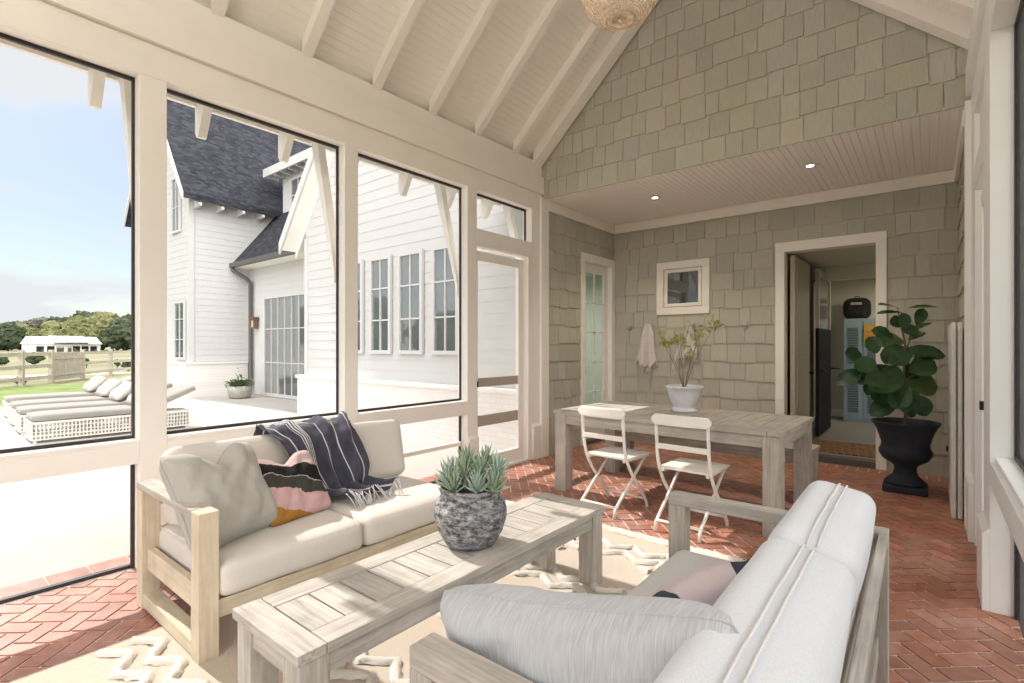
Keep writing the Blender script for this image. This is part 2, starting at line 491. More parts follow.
# door_1: screen door of the left wall, transom above
d = structroot('door_1', 'white screen door with two grey cross bars in the left wall', (-3.79, 4.4, 0))
obj('door_frame', B(-3.86, -3.72, 3.974, 4.94, 2.44, 2.62).box(-3.86, -3.72, 4.87, 4.94, 0, 2.44), WHITE, d, bevel=.003)
mb = B(-3.835, -3.79, 3.98, 4.06, .02, 2.40).box(-3.835, -3.79, 4.77, 4.87, .02, 2.40).box(-3.835, -3.79, 4.06, 4.77, 2.30, 2.40).box(-3.835, -3.79, 4.06, 4.77, .02, .16)
obj('door_leaf', mb, WHITE, d, bevel=.003)
GREYBAR = plain('grey_door_bar', (.42, .38, .33), .6, .05)
obj('cross_bar', B(-3.83, -3.80, 4.06, 4.77, .92, 1.02), GREYBAR, d)
obj('cross_bar', B(-3.83, -3.80, 4.06, 4.77, .49, .61), GREYBAR, d)
obj('latch', B(-3.79, -3.76, 4.0, 4.04, .93, .99), BLACK, d)
obj('threshold', B(-3.86, -3.72, 3.974, 4.87, -.01, .02), WHITE, d)
obj('transom_track', B(-3.83, -3.81, 3.974, 4.94, 3.008, 3.03).box(-3.83, -3.81, 4.926, 4.94, 2.62, 3.008).box(-3.83, -3.81, 3.974, 3.988, 2.62, 3.008).box(-3.83, -3.81, 3.99, 4.92, 2.62, 2.632), FRAME_DK, d)
# door_2: right screen door
d = structroot('door_2', 'white screen door in the right wall beside the shingle recess', (.3, 4.4, 0))
obj('door_frame', B(RX, RX + .14, 3.97, 4.80, 2.44, 2.62).box(RX, RX + .14, 4.72, 4.80, 0, 2.44), WHITE_R, d, bevel=.003)
obj('door_leaf', B(RX + .03, RX + .075, 3.98, 4.06, .02, 2.40).box(RX + .03, RX + .075, 4.64, 4.72, .02, 2.40).box(RX + .03, RX + .075, 4.06, 4.64, 2.3, 2.4).box(RX + .03, RX + .075, 4.06, 4.64, .02, .16), WHITE_R, d)
obj('latch', B(RX - .015, RX + .03, 4.0, 4.04, 1.0, 1.05), BLACK, d)
obj('insect_screen', MB().quad([(RX + .05, 4.06, .1), (RX + .05, 4.64, .1), (RX + .05, 4.64, 2.3), (RX + .05, 4.06, 2.3)]), MESH, d, normals=False)

obj('transom_panel', B(RX + .03, RX + .10, 3.97, 4.80, 2.62, 2.99), WHITE_R, d)
# gable wall above the recess
def gclip(u): return roof_z(LX + u) + .10
mb = MB().colors()
pts = [(LX - .1, GY + .02, 3.2), (RX + .1, GY + .02, 3.2), (RX + .1, GY + .02, 3.62), (RIDGE_X, GY + .02, 3.6 + SLOPE * 1.98 + .12), (LX - .1, GY + .02, 3.62)]
mb.prism(pts, (0, .12, 0), (.8, .8, .8))
shingles(mb, (LX, GY + .02, 0), (1, 0, 0), RX - LX, 2.4, 3.186, gclip, nrm=(0, -1, 0), seed=4)
struct('wall_gable', mb, SHINGLE, normals=False, label='sage green shingle gable above the dining recess')
# left recess wall with french door (door 3)
FD = (6.04, 6.98, 2.66)
mb = MB().colors()
mb.box(-3.86, LX - .001, 5.15, 6.10, 0, 3.3, None, (.8,) * 3).box(-3.86, LX - .001, 6.10, 6.92, 2.58, 3.3, None, (.8,) * 3).box(-3.86, LX - .001, 6.92, 7.2, 0, 3.3, None, (.8,) * 3)
shingles(mb, (LX, 5.25, 0), (0, 1, 0), 1.75, 3.19, 0, nrm=(1, 0, 0), holes=[(6.05 - 5.25, 2, -.1, 2.65)], seed=9)
struct('wall_recess_left', mb, SHINGLE, normals=False, label='sage shingle side wall of the recess around the glazed door')
struct('trim_20', B(LX - .01, LX + .035, 5.10, 5.25, 0, 3.20), WHITE, bevel=.003)
d = structroot('door_3', 'pale glazed double-column lite door in the left shingle wall', (LX, 6.5, 0))
mb = B(LX - .12, LX + .03, 6.04, 6.14, 0, 2.55).box(LX - .12, LX + .03, 6.90, 6.99, 0, 2.55).box(LX - .12, LX + .03, 6.04, 6.99, 2.55, 2.66)
obj('door_casing', mb, WHITE, d, bevel=.003)
mb = B(LX - .08, LX - .04, 6.14, 6.26, .05, 2.54).box(LX - .08, LX - .04, 6.78, 6.90, .05, 2.54).box(LX - .08, LX - .04, 6.26, 6.78, 2.42, 2.54).box(LX - .08, LX - .04, 6.26, 6.78, .05, .28)
obj('door_leaf', mb, WHITE, d, bevel=.003)
mb = B(LX - .072, LX - .048, 6.51, 6.53, .28, 2.42)
for k in range(1, 5): mb.box(LX - .072, LX - .048, 6.26, 6.78, .28 + k * .428 - .01, .28 + k * .428 + .01)
obj('muntin', mb, WHITE, d)
obj('glass', MB().quad([(LX - .06, 6.26, .28), (LX - .06, 6.78, .28), (LX - .06, 6.78, 2.42), (LX - .06, 6.26, 2.42)]), GLASS, d, normals=False)
obj('door_handle', B(LX - .04, LX - .01, 6.19, 6.21, .98, 1.08), BLACK, d)
obj('threshold', B(LX - .12, LX + .05, 6.14, 6.90, 0, .05), DARKGUT, d)
# room behind the glazed door
GREENROOM = plain('green_room_paint', (.52, .545, .49), .8, .04)
mb = B(-6.6, -3.87, 8.9, 9.0, 0, 2.8).box(-6.6, -6.5, 5.5, 9, 0, 2.8).box(-6.6, -3.87, 5.5, 9, 2.75, 2.85).box(-6.6, -3.87, 5.42, 5.5, 0, 2.8).box(-3.9, -3.87, 7.2, 9.0, 0, 2.8)
struct('wall_side_room', mb, GREENROOM, label='green painted room seen through the glazed door')
struct('floor_side_room', B(-6.6, -3.87, 5.5, 8.9, -.05, .03), plain('side_room_floor', (.3, .27, .23), .5), label='floor of the green room')
# back wall
D4 = (-1.378, -.464, 2.51)
mb = MB().colors()
mb.box(-3.86, -1.42, 7.001, 7.14, 0, 3.3, None, (.8,) * 3).box(-.42, .40, 7.001, 7.14, 0, 3.3, None, (.8,) * 3).box(-1.42, -.42, 7.001, 7.14, 2.56, 3.3, None, (.8,) * 3)
shingles(mb, (LX, BY, 0), (1, 0, 0), RX - LX, 3.19, 0, nrm=(0, -1, 0), holes=[(-1.48 - LX, -.37 - LX, -.1, 2.64), (-3.02 - LX, -2.28 - LX, 1.81, 2.55)], seed=21)
struct('wall_back', mb, SHINGLE, normals=False, label='sage green shingle back wall of the dining recess')
# right recess wall
mb = MB().colors()
mb.box(RX + .001, RX + .14, 5.15, 7.2, 0, 3.62, None, (.8,) * 3)
shingles(mb, (RX, 5.2, 0), (0, 1, 0), 1.8, 3.19, 0, nrm=(-1, 0, 0), seed=31)
struct('wall_recess_right', mb, SHINGLE, normals=False, label='sage shingle side wall on the right of the recess')
struct('trim_21', B(RX - .035, RX + .01, 5.10, 5.25, 0, 3.20), WHITE_R, bevel=.003)
# rear wall of the porch behind the camera
mb = MB().colors(); mb.prism([(LX - .14, -2.74, 3.0), (RX + .14, -2.74, 3.0), (RX + .14, -2.74, 3.6), (RIDGE_X, -2.74, 5.5), (LX - .14, -2.74, 3.6)], (0, .12, 0), (1, 1, 1))
struct('wall_front', mb, SHINGLE, label='sage wall at the near end of the porch')

# recess soffit with bead boards running away from the camera
mb = MB(); mb.box(LX - .05, RX + .05, 5.18, 7.05, 3.197, 3.3)
x = LX
while x < RX - .01:
    mb.prism([(x + .0015, 5.153, 3.2), (x + .0015, 5.153, 3.194), (x + .004, 5.153, 3.191), (x + .056, 5.153, 3.191), (x + .0585, 5.153, 3.194), (x + .0585, 5.153, 3.2)], (0, 1.84, 0)); x += .06
ceil2 = struct('ceiling_recess', mb, BEAD, label='white bead board soffit over the dining recess')
mb = B(LX, RX, 6.955, 7.0, 3.06, 3.187).box(LX, LX + .045, 5.25, 7, 3.06, 3.187).box(RX - .045, RX, 5.25, 7, 3.06, 3.187)
struct('trim_22', mb, WHITE, bevel=.004)
EMIT = newmat('lamp_glow')[0]
EMIT.node_tree.nodes['Principled BSDF'].inputs['Emission Color'].default_value = (1, .88, .7, 1)
EMIT.node_tree.nodes['Principled BSDF'].inputs['Emission Strength'].default_value = 12
for (x, y, lab) in ((-2.60, 5.95, 'small round recessed soffit light above the wall hooks'), (-.93, 5.88, 'small round recessed soffit light nearer the entrance door')):
    t = thing('recessed_light', lab, 'ceiling light', (x, y, 3.187), 'recessed soffit lights')
    obj('trim_ring', MB().lathe([(.058, 0), (.072, -.002), (.075, -.006), (.056, -.008)], 0, 0, 28), WHITE, t, world=False)
    obj('lens', MB().lathe([(.052, -.004), (.03, -.0085), (.002, -.009)], 0, 0, 28), EMIT, t, world=False)
    L = bpy.data.lights.new('downlight', 'SPOT'); L.energy = 30; L.spot_size = 2.0; L.spot_blend = .8; L.color = (1, .84, .62); L.shadow_soft_size = .04
    lo = link(bpy.data.objects.new('downlight', L), t); lo.location = (0, 0, -.03)

# ---- vaulted ceiling: bead board slopes, rafters, roof on top
def slope_pt(side, s, up=0):
    """s horizontal distance from eave plane"""
    x = (LX + s) if side < 0 else (RX - s)
    return x, 3.62 + SLOPE * s + up
mb = MB()
half = RIDGE_X - LX; th = math.atan(SLOPE); bw = .062
for side in (-1, 1):
    s = -.10
    while s < half - .001:
        e = min(s + bw * cos(th), half)
        pts = []
        for ss, up in ((s + .0005, .12), (s + .0005, .104), (s + .0035, .10), (e, .10), (e, .12)):
            x, z = slope_pt(side, ss, up); pts.append((x, -2.65, z))
        mb.prism(pts, (0, 7.78, 0)); s = e
ceiling = struct('ceiling', mb, BEAD, label='white board vaulted porch ceiling with rafters')
ceiling_loc = None
mb = MB()
for side in (-1, 1):
    pts = []
    for ss, up in ((-.12, .13), (half + .0, .13), (half, .24), (-.12, .24)):
        x, z = slope_pt(side, ss, up); pts.append((x, -2.75, z))
    mb.prism(pts, (0, 8.1, 0))
    # flared eave
    x0, z0 = slope_pt(side, -.10, .12); sg = -1 if side < 0 else 1
    mb.prism([(x0, -2.75, z0), (x0, -2.75, z0 + .1), (x0 + sg * .52, -2.75, 3.36 + .08), (x0 + sg * .52, -2.75, 3.36)], (0, 7.85, 0))
obj('roof_deck', mb, SIDING, ceiling)
k = 0
for side in (-1, 1):
    y = 4.58 - .64 * 11
    while y < 4.8:
        if True:
            q = MB(); pts = []
            for ss, up in ((.0, .12), (half + .0, .12), (half, -.02), (.0, -.02)):
                x, z = slope_pt(side, ss, up); pts.append((x, y, z))
            q.prism(pts, (0, .08, 0))
            obj('rafter', q, WHITE, ceiling)
        y += .64
    q = MB(); pts = []
    for ss, up in ((.0, .12), (half, .12), (half, -.05), (.0, -.05)):
        x, z = slope_pt(side, ss, up); pts.append((x, 4.96, z))
    q.prism(pts, (0, .17, 0)); obj('rake_board', q, WHITE, ceiling, bevel=.003)
obj('ridge_beam', B(RIDGE_X - .05, RIDGE_X + .05, -2.6, 5.1, 5.22, 5.52), WHITE, ceiling)
# eave fascia, outriggers and knee braces outside the left wall
obj('fascia', B(-4.38, -4.34, -2.75, 5.10, 3.20, 3.42), WHITE, ceiling)
for k in range(-2, 8):
    y = .86 + .645 * k
    q = MB().prism([(-4.36, y, 3.24), (-4.36, y, 3.0), (-4.335, y, 2.96), (-4.30, y, 2.96), (-4.14, y, 3.24)], (0, .06, 0))
    obj('rafter_tail', q, WHITE, ceiling)
for y in (1.0, 2.38, 3.82, 5.0):
    q = MB().prism([(OUT, y, 1.90), (OUT, y, 2.02), (-4.14, y, 3.2), (-4.24, y, 3.2)], (0, .07, 0))
    obj('knee_brace', q, WHITE, ceiling)

# ---- window 5 in the back wall
d = structroot('window_5', 'small square white framed window in the shingle back wall', (-2.65, 6.97, 2.18))
x0, x1, z0, z1 = -3.02, -2.28, 1.81, 2.55
mb = B(x0, x1, 6.965, 7.02, z0, z0 + .10).box(x0, x1, 6.965, 7.02, z1 - .10, z1).box(x0, x0 + .10, 6.965, 7.02, z0 + .1, z1 - .1).box(x1 - .10, x1, 6.965, 7.02, z0 + .1, z1 - .1)
obj('window_casing', mb, WHITE, d, bevel=.004)
mb = B(x0 + .11, x1 - .11, 6.975, 7.01, z0 + .11, z0 + .155).box(x0 + .11, x1 - .11, 6.975, 7.01, z1 - .155, z1 - .11).box(x0 + .11, x0 + .155, 6.975, 7.01, z0 + .155, z1 - .155).box(x1 - .155, x1 - .11, 6.975, 7.01, z0 + .155, z1 - .155)
obj('sash', mb, WHITE, d, bevel=.004)
obj('glass', B(x0 + .155, x1 - .155, 6.99, 7.0, z0 + .155, z1 - .155), PANE_DK, d)
# ---- door 4: entrance
d = structroot('door_4', 'white cased entrance doorway in the back wall standing open', (-.92, 7.0, 0))
mb = B(-1.48, -1.378, 6.96, 7.14, 0, 2.52).box(-.464, -.365, 6.96, 7.14, 0, 2.52).box(-1.48, -.365, 6.96, 7.14, 2.52, 2.64)
obj('door_casing', mb, WHITE, d, bevel=.004)
BEIGE = plain('beige_door_paint', (.50, .46, .40), .5, .03)
mb = B(-1.352, -1.30, 7.16, 8.20, .09, 2.50)
mb.box(-1.30, -1.292, 7.28, 8.08, .3, 1.1).box(-1.30, -1.292, 7.28, 8.08, 1.25, 2.36)
obj('door_leaf', mb, BEIGE, d, bevel=.003)
obj('door_handle', MB().tube([(-1.30, 8.13, 1.0), (-1.24, 8.13, 1.0), (-1.235, 8.03, 1.0)], .009), BLACK, d)
obj('threshold', B(-1.378, -.464, 6.98, 7.16, 0, .07), DARKGUT, d)
# hallway
HALL = plain('hall_paint', (.62, .60, .53), .8, .02)
mb = B(-1.62, -1.5, 7.14, 8.15, 0, 2.6).box(-3.0, -1.5, 9.2, 9.3, 0, 2.6).box(-3.1, -1.5, 8.1, 8.15, 0, 2.6).box(-3.1, -3.0, 8.1, 9.3, 0, 2.6).box(-1.62, -1.42, 9.2, 11.1, 0, 2.6).box(-1.62, 1.3, 11.0, 11.1, 0, 2.6).box(1.2, 1.3, 7.1, 11.1, 0, 2.6).box(-3.1, 1.3, 7.14, 11.1, 2.56, 2.62).box(-1.5, -.0, 9.0, 9.14, 2.36, 2.56)
struct('wall_hallway', mb, HALL, label='cream painted hallway behind the entrance door')
struct('baseboard_hallway', B(-1.42, 1.2, 10.97, 11.0, .08, .22).box(-1.42, -1.39, 9.2, 11, .08, .22), WHITE)
struct('floor_hallway', B(-3.0, 1.2, 7.14, 11.0, -.05, .075), plain('hall_floor', (.30, .28, .26), .35, .1), label='grey hallway floor')
d = structroot('door_5', 'black lower half door with glass upper half inside the hallway', (-1.2, 8.7, .08))
mb = B(-1.25, -1.205, 8.30, 9.42, .10, 1.62); obj('door_leaf', mb, plain('black_door_paint', (.018, .02, .024), .7, spec=.15), d)
mb = B(-1.25, -1.205, 8.30, 8.40, 1.62, 2.46).box(-1.25, -1.205, 9.32, 9.42, 1.62, 2.46).box(-1.25, -1.205, 8.4, 9.32, 2.36, 2.46)
obj('upper_frame', mb, BEIGE, d)
obj('glass', B(-1.232, -1.224, 8.4, 9.32, 1.62, 2.36), pane_mat('hall_glass', (.40, .42, .38), .05, 1.5), d)
obj('door_handle', MB().tube([(-1.205, 8.36, 1.02), (-1.15, 8.36, 1.02), (-1.145, 8.48, 1.02)], .01), BLACK, d)
obj('door_handle', MB().tube([(-1.205, 9.36, 1.02), (-1.07, 9.36, 1.02)], .012), BLACK, d)
L = bpy.data.lights.new('hall_light', 'AREA'); L.energy = 9; L.size = .4; L.color = (1, .85, .62)
lo = link(bpy.data.objects.new('hall_light', L)); lo.location = (-.1, 9.9, 2.52)
L = bpy.data.lights.new('side_room_light', 'AREA'); L.energy = 28; L.size = .8; L.color = (.95, 1, .92)
lo = link(bpy.data.objects.new('side_room_light', L)); lo.location = (-5.2, 7.2, 2.6)
# lockers
LOUV = plain('louvre_shade', (.10, .14, .16), .6)
LOCK = plain('blue_locker_paint', (.24, .33, .38), .5, .03)
t = thing('locker', 'pale blue locker cabinet with louvred doors at the end of the hallway', 'locker', (-.6, 10.7, .075))
mb = B(-1.16, -.1, 10.52, 10.98, .075, 1.84); obj('cabinet_body', mb, LOCK, t, bevel=.004)
for k, (a, b) in enumerate(((-1.15, -.88), (-.87, -.60), (-.59, -.32))):
    mb = B(a, b, 10.495, 10.52, .12, 1.80); lf = obj('locker_door', mb, LOCK, t, bevel=.003)
    q = MB()
    for (za, zb) in ((.25, .93), (1.08, 1.68)):
        z = za; q = MB()
        while z < zb: q.prism([(a + .06, 10.494, z), (a + .06, 10.475, z - .012), (a + .06, 10.494, z + .018)], (b - a - .12, 0, 0)); z += .042
        obj('louvre', q, LOUV, lf)
t2 = tag(obj('poster', B(-.86, -.66, 10.468, 10.472, 1.42, 1.74), plain('yellow_paper', (.45, .30, .05), .7)), 'yellow sheet hanging on the blue locker door', 'poster')
obj('red_print', MB().box(-.83, -.69, 10.465, 10.4675, 1.60, 1.63).box(-.82, -.72, 10.465, 10.4675, 1.52, 1.55), plain('red_ink', (.6, .15, .06), .7), t2)
# backpack
BAGM = fabric('black_nylon', (.018, .019, .02)); BAGL = fabric('grey_patch', (.35, .35, .33))
t = thing('backpack', 'black backpack with a grey label sitting on the blue locker', 'backpack', (-.98, 10.72, 1.84))
mb = rounded_bm(MB(), .185, .10, .18, .08, (.02, .03, .01), 8, Matrix.Translation((0, 0, .18)), .01)
obj('bag_body', mb, BAGM, t, world=False)
mb = rounded_bm(MB(), .13, .05, .08, .035, (.01, .02, .01), 8, Matrix.Translation((0, -.10, .11)), .006)
obj('front_pocket', mb, BAGM, t, world=False)
obj('patch', B(-.08, .08, -.128, -.118, .24, .285), BAGL, t, world=False)
obj('carry_loop', MB().tube([(-.04, 0, .35), (-.03, 0, .39), (.03, 0, .39), (.04, 0, .35)], .008), BAGM, t, world=False)
tag(obj('wall_phone', B(-1.42, -1.385, 9.9, 9.96, 1.35, 1.56).box(-1.385, -1.37, 9.91, 9.95, 1.30, 1.45), BLACK), 'small dark fixture on the hallway wall beside the black door', 'wall fixture')
# door mat
def mat_rug():
    m, nt, b = newmat('patterned_mat')
    v = coords(nt, (1, 1, 1))
    t = nt.nodes.new('ShaderNodeTexBrick'); nt.links.new(coords(nt, (1, 1, 1), 'Object', (0, 0, radians(45))), t.inputs['Vector'])
    t.inputs['Scale'].default_value = 1; t.inputs['Brick Width'].default_value = .13; t.inputs['Row Height'].default_value = .05; t.inputs['Mortar Size'].default_value = .008
    t.inputs['Color1'].default_value = (.22, .09, .04, 1); t.inputs['Color2'].default_value = (.09, .04, .025, 1); t.inputs['Mortar'].default_value = (.30, .20, .10, 1)
    nt.links.new(t.outputs['Color'], b.inputs['Base Color']); b.inputs['Roughness'].default_value = .95
    return m
tag(obj('door_mat', B(-1.25, -.10, 7.22, 8.1, .076, .09), mat_rug(), bevel=.004), 'brown and orange patterned mat on the hallway floor inside the entrance', 'rug')
# wall hooks and towels
for i, (x, lab) in enumerate(((-3.43, 'bare metal coat hook left of the towels by the corner'), (-3.12, 'metal coat hook holding the left fringed towel'), (-2.49, 'metal coat hook holding the right fringed towel'), (-2.19, 'bare metal coat hook just right of the second towel'), (-1.83, 'bare metal coat hook nearest the entrance doorway'))):
    t = thing('hanging_hook', lab, 'hook', (x, 6.98, 1.64), 'coat hooks on the back wall')
    obj('hook_plate', B(-.012, .012, -.012, .0, -.05, .05), plain('nickel', (.5, .48, .44), .35, .02, metal=.6), t, world=False)
    for s in (-1, 1):
        obj('prong', MB().tube([(0, -.01, .0), (s * .015, -.045, -.02), (s * .03, -.06, .01), (s * .038, -.06, .045)], .005, 6).tube([(0, -.01, -.02), (0, -.05, -.045), (0, -.06, -.02)], .005, 6) if s > 0 else MB().tube([(0, -.01, .0), (-.015, -.045, -.02), (-.03, -.06, .01), (-.038, -.06, .045)], .005, 6), bpy.data.materials['nickel'], t, world=False)
def towel_mat():
    m, nt, b = newmat('woven_towel')
    v = coords(nt)
    wv = nt.nodes.new('ShaderNodeTexWave'); wv.bands_direction = 'Z'; wv.inputs['Scale'].default_value = 9; wv.inputs['Distortion'].default_value = 3; nt.links.new(v, wv.inputs['Vector'])
    nt.links.new(ramp(nt, wv.outputs['Fac'], [(.35, (.74, .70, .68)), (.6, (.42, .38, .40)), (.8, (.72, .68, .66))]), b.inputs['Base Color'])
    b.inputs['Roughness'].default_value = .95; return m
TOWEL = towel_mat()
def towel(x, lab, seed, drop, lean):
    t = thing('hanging_towel', lab, 'towel', (x, 6.90, 1.67), 'fringed towels on the hooks')
    r = random.Random(seed)
    def fn(u, v):
        w = .05 + .27 * v ** .8; a = u * 2 - 1
        f = sin(a * 7 + seed) * .035 * (.4 + v)
        edge = (-.06 * sin(a * 2.2 + seed) + .03 * sin(a * 9)) * v
        return Vector((a * w / 2 * (1 + .15 * sin(v * 5 + seed)) + lean * v, f - .01 * v, .02 - v * drop + edge))
    mb = MB().grid(fn, 26, 24); obj('cloth', mb, TOWEL, t, world=False, solid=.006)
    q = MB()
    for i in range(11):
        p = fn(i / 10, 1); q.tube([p, p + Vector((r.uniform(-.01, .01), 0, -.04)), p + Vector((r.uniform(-.015, .015), .005, -.085))], .006, 5)
    obj('fringe', q, TOWEL, t, world=False)
towel(-3.12, 'left striped fringed towel hanging from a hook near the corner', 1, .56, -.03)
towel(-2.50, 'right striped fringed towel hanging behind the potted sapling', 4, .50, -.08)

# ================================================================== FURNITURE
def slat_table(root, x0, x1, y0, y1, H, axis, leg, apron, nsl, top_t=.035, border=.10, wm=WOODS, inset=.012):
    """table with framed crosswise slats; axis = long axis (0 x, 1 y)"""
    ax = wm[axis]; cr = wm[1 - axis]
    Z0, Z1 = H - top_t, H
    if axis == 1:
        for (p, r) in ((x0, x0 + border), (x1 - border, x1)): obj('frame_board', B(p, r, y0 + border, y1 - border, Z0, Z1), ax, root, bevel=.003)
        for (p, r) in ((y0, y0 + border - .003), (y1 - border + .003, y1)): obj('end_board', B(x0, x1, p, r, Z0, Z1), cr, root, bevel=.003)
        q = MB(); L = (y1 - y0 - 2 * border) / nsl
        for i in range(nsl): q.box(x0 + border + .004, x1 - border - .004, y0 + border + i * L + .004, y0 + border + (i + 1) * L - .003, Z0, Z1 - .002)
    else:
        for (p, r) in ((y0, y0 + border), (y1 - border, y1)): obj('frame_board', B(x0 + border, x1 - border, p, r, Z0, Z1), ax, root, bevel=.003)
        for (p, r) in ((x0, x0 + border - .003), (x1 - border + .003, x1)): obj('end_board', B(p, r, y0, y1, Z0, Z1), cr, root, bevel=.003)
        q = MB(); L = (x1 - x0 - 2 * border) / nsl
        for i in range(nsl): q.box(x0 + border + i * L + .004, x0 + border + (i + 1) * L - .003, y0 + border + .004, y1 - border - .004, Z0, Z1 - .002)
    obj('tabletop_slats', q, cr, root, bevel=.002)
    a = inset; t = .03
    for p in (y0 + a + .01, y1 - a - .01 - t): obj('apron', B(x0 + a + leg, x1 - a - leg, p, p + t, Z0 - apron, Z0), wm[0], root, bevel=.002)
    for p in (x0 + a + .01, x1 - a - .01 - t): obj('apron', B(p, p + t, y0 + a + leg, y1 - a - leg, Z0 - apron, Z0), wm[1], root, bevel=.002)
    for lx in (x0 + a, x1 - a - leg):
        for ly in (y0 + a, y1 - a - leg):
            obj('leg', B(lx, lx + leg, ly, ly + leg, 0, H - top_t), wm[2], root, bevel=.004)
# --- coffee table
t = thing('coffee_table', 'long weathered teak slatted coffee table standing on the cream rug', 'table', (-1.68, 1.7, .012))
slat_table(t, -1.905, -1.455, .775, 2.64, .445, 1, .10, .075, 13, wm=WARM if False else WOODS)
# --- dining table
t = thing('dining_table', 'long weathered slatted teak dining table on the brick floor', 'table', (-1.79, 4.55, 0))
slat_table(t, -2.77, -.785, 4.01, 5.08, .76, 0, .12, .09, 15)
t.rotation_euler.z = radians(-1.8)
# --- bench behind the dining table
t = thing('bench', 'weathered teak bench on the far side of the dining table', 'bench', (-1.72, 5.38, 0))
slat_table(t, -2.78, -.79, 5.16, 5.52, .45, 0, .09, .09, 18, border=.07)
t.rotation_euler.z = radians(-1.5)

# --- bistro chairs
CHW = plain('chair_paint', (.80, .77, .71), .5, .03)
def make_chair(label, loc, rz):
    t = thing('folding_chair', label, 'chair', (0, 0, 0), 'folding bistro chairs at the dining table')
    q = MB()
    for i in range(7): q.box(-.20, .20, -.10 + i * .058, -.10 + i * .058 + .050, .44, .456)
    for s in (-1, 1): q.box(s * .17 - .012, s * .17 + .012, -.10, .30, .42, .44)
    obj('seat', q, CHW, t, world=False, bevel=.003)
    for s in (-1, 1):
        x = s * .195
        P = [(x, .24, .0), (x, .215, .06), (x, .10, .20), (x, -.02, .33), (x, -.10, .46), (x, -.135, .60), (x, -.16, .86)]
        # smooth curve
        pts = []
        for i in range(len(P) - 1):
            a = [Vector(P[max(0, min(len(P) - 1, i + j))]) for j in (-1, 0, 1, 2)]
            for kk in range(5):
                u = kk / 5
                pts.append(.5 * ((2 * a[1]) + (-a[0] + a[2]) * u + (2 * a[0] - 5 * a[1] + 4 * a[2] - a[3]) * u * u + (-a[0] + 3 * a[1] - 3 * a[2] + a[3]) * u ** 3))
        pts.append(Vector(P[-1]))
        obj('back_upright', MB().tube(pts, .013, 8), CHW, t, world=False)
        x2 = s * .165
        obj('leg', MB().tube([(x2, -.235, 0), (x2, -.215, .07), (x2, .03, .25), (x2, .27, .43)], .0125, 8), CHW, t, world=False)
    q = MB()
    def rail(u, v):
        a = u * 2 - 1
        e = 1 if abs(a) < .86 else sqrt(max(0, 1 - ((abs(a) - .86) / .14) ** 2)) * .7 + .3
        return Vector((a * .225, -.165 - .025 * (1 - a * a), .824 + (v - .5) * .082 * e))
    q.grid(rail, 14, 4)
    obj('top_rail', q, CHW, t, world=False, solid=.022, bevel=.006)
    obj('back_slat', B(-.19, .19, -.155, -.138, .60, .64), CHW, t, world=False, bevel=.003)
    obj('stretcher', MB().tube([(-.165, -.21, .08), (.165, -.21, .08)], .011, 8), CHW, t, world=False)
    obj('stretcher', MB().tube([(-.195, .205, .075), (.195, .205, .075)], .011, 8), CHW, t, world=False)
    t.location = loc; t.rotation_euler.z = rz
    return t
ch = make_chair('white folding bistro chair at the dining table, nearer the glazed door', (-2.085, 3.90, 0), radians(-4))
c2 = copy_tree(ch); c2.location = (-1.40, 3.83, 0); c2.rotation_euler.z = radians(-2)
c2['label'] = 'white folding bistro chair in front of the white flower pot, nearer the right sofa'

# --- left sofa (loveseat with one arm)
def soft(name, cx, cy, cz, hx, hy, hz, r, mat, parent, puff=(.01, .01, .02), M=None, seed=0, wob=.006, n=16):
    MM = Matrix.Translation((cx, cy, cz)) @ (M or Matrix())
    return obj(name, rounded_bm(MB(), hx, hy, hz, r, puff, n, MM, wob, seed), mat, parent)
t = thing('sofa', 'oatmeal cushioned teak sofa by the left screens, under the navy throw', 'sofa', (-2.85, 1.7, .012))
W0, W1, W2 = WARM
for (x0, x1) in ((-2.50, -2.415), (-3.26, -3.17)):
    obj('leg', B(x0, x1, .845, .93, 0, .65 if x0 > -3 else .615), W2, t, bevel=.004)
obj('armrest', B(-3.26, -2.503, .845, .93, .618, .652), WOODS[0], t, bevel=.003)
obj('arm_rail', B(-3.17, -2.50, .87, .905, .20, .31), W0, t, bevel=.003)
obj('runner', B(-3.17, -2.50, .85, .925, .012, .08), W0, t, bevel=.003)
obj('seat_frame', B(-2.485, -2.44, .93, 2.52, .165, .245), W1, t, bevel=.003); obj('seat_frame', B(-3.30, -3.25, .93, 2.52, .165, .245), W1, t, bevel=.003)
obj('seat_slats', MB().box(-3.25, -2.485, .95, 2.5, .21, .235), W0, t)
for y in (2.42,):
    obj('leg', B(-2.50, -2.42, y, y + .09, .012, .165), W2, t, bevel=.003); obj('leg', B(-3.32, -3.24, y, y + .09, .012, .60), W2, t, bevel=.003)
obj('back_rail', B(-3.32, -3.28, .93, 2.52, .50, .60), W1, t, bevel=.003); obj('back_rail', B(-3.32, -3.28, .93, 2.52, .30, .37), W1, t, bevel=.003)
soft('seat_cushion', -2.82, 1.30, .332, .42, .372, .082, .045, LINEN, t, (.008, .006, .014), seed=1)
soft('seat_cushion', -2.82, 2.06, .332, .42, .385, .082, .045, LINEN, t, (.008, .006, .014), seed=5)
tl = Matrix.Rotation(radians(-11), 4, 'Y')
soft('back_cushion', -3.14, 1.32, .615, .085, .375, .205, .05, LINEN, t, (.02, .005, .008), tl, 9)
soft('back_cushion', -3.14, 2.09, .61, .085, .385, .205, .05, LINEN, t, (.02, .005, .008), tl, 12)

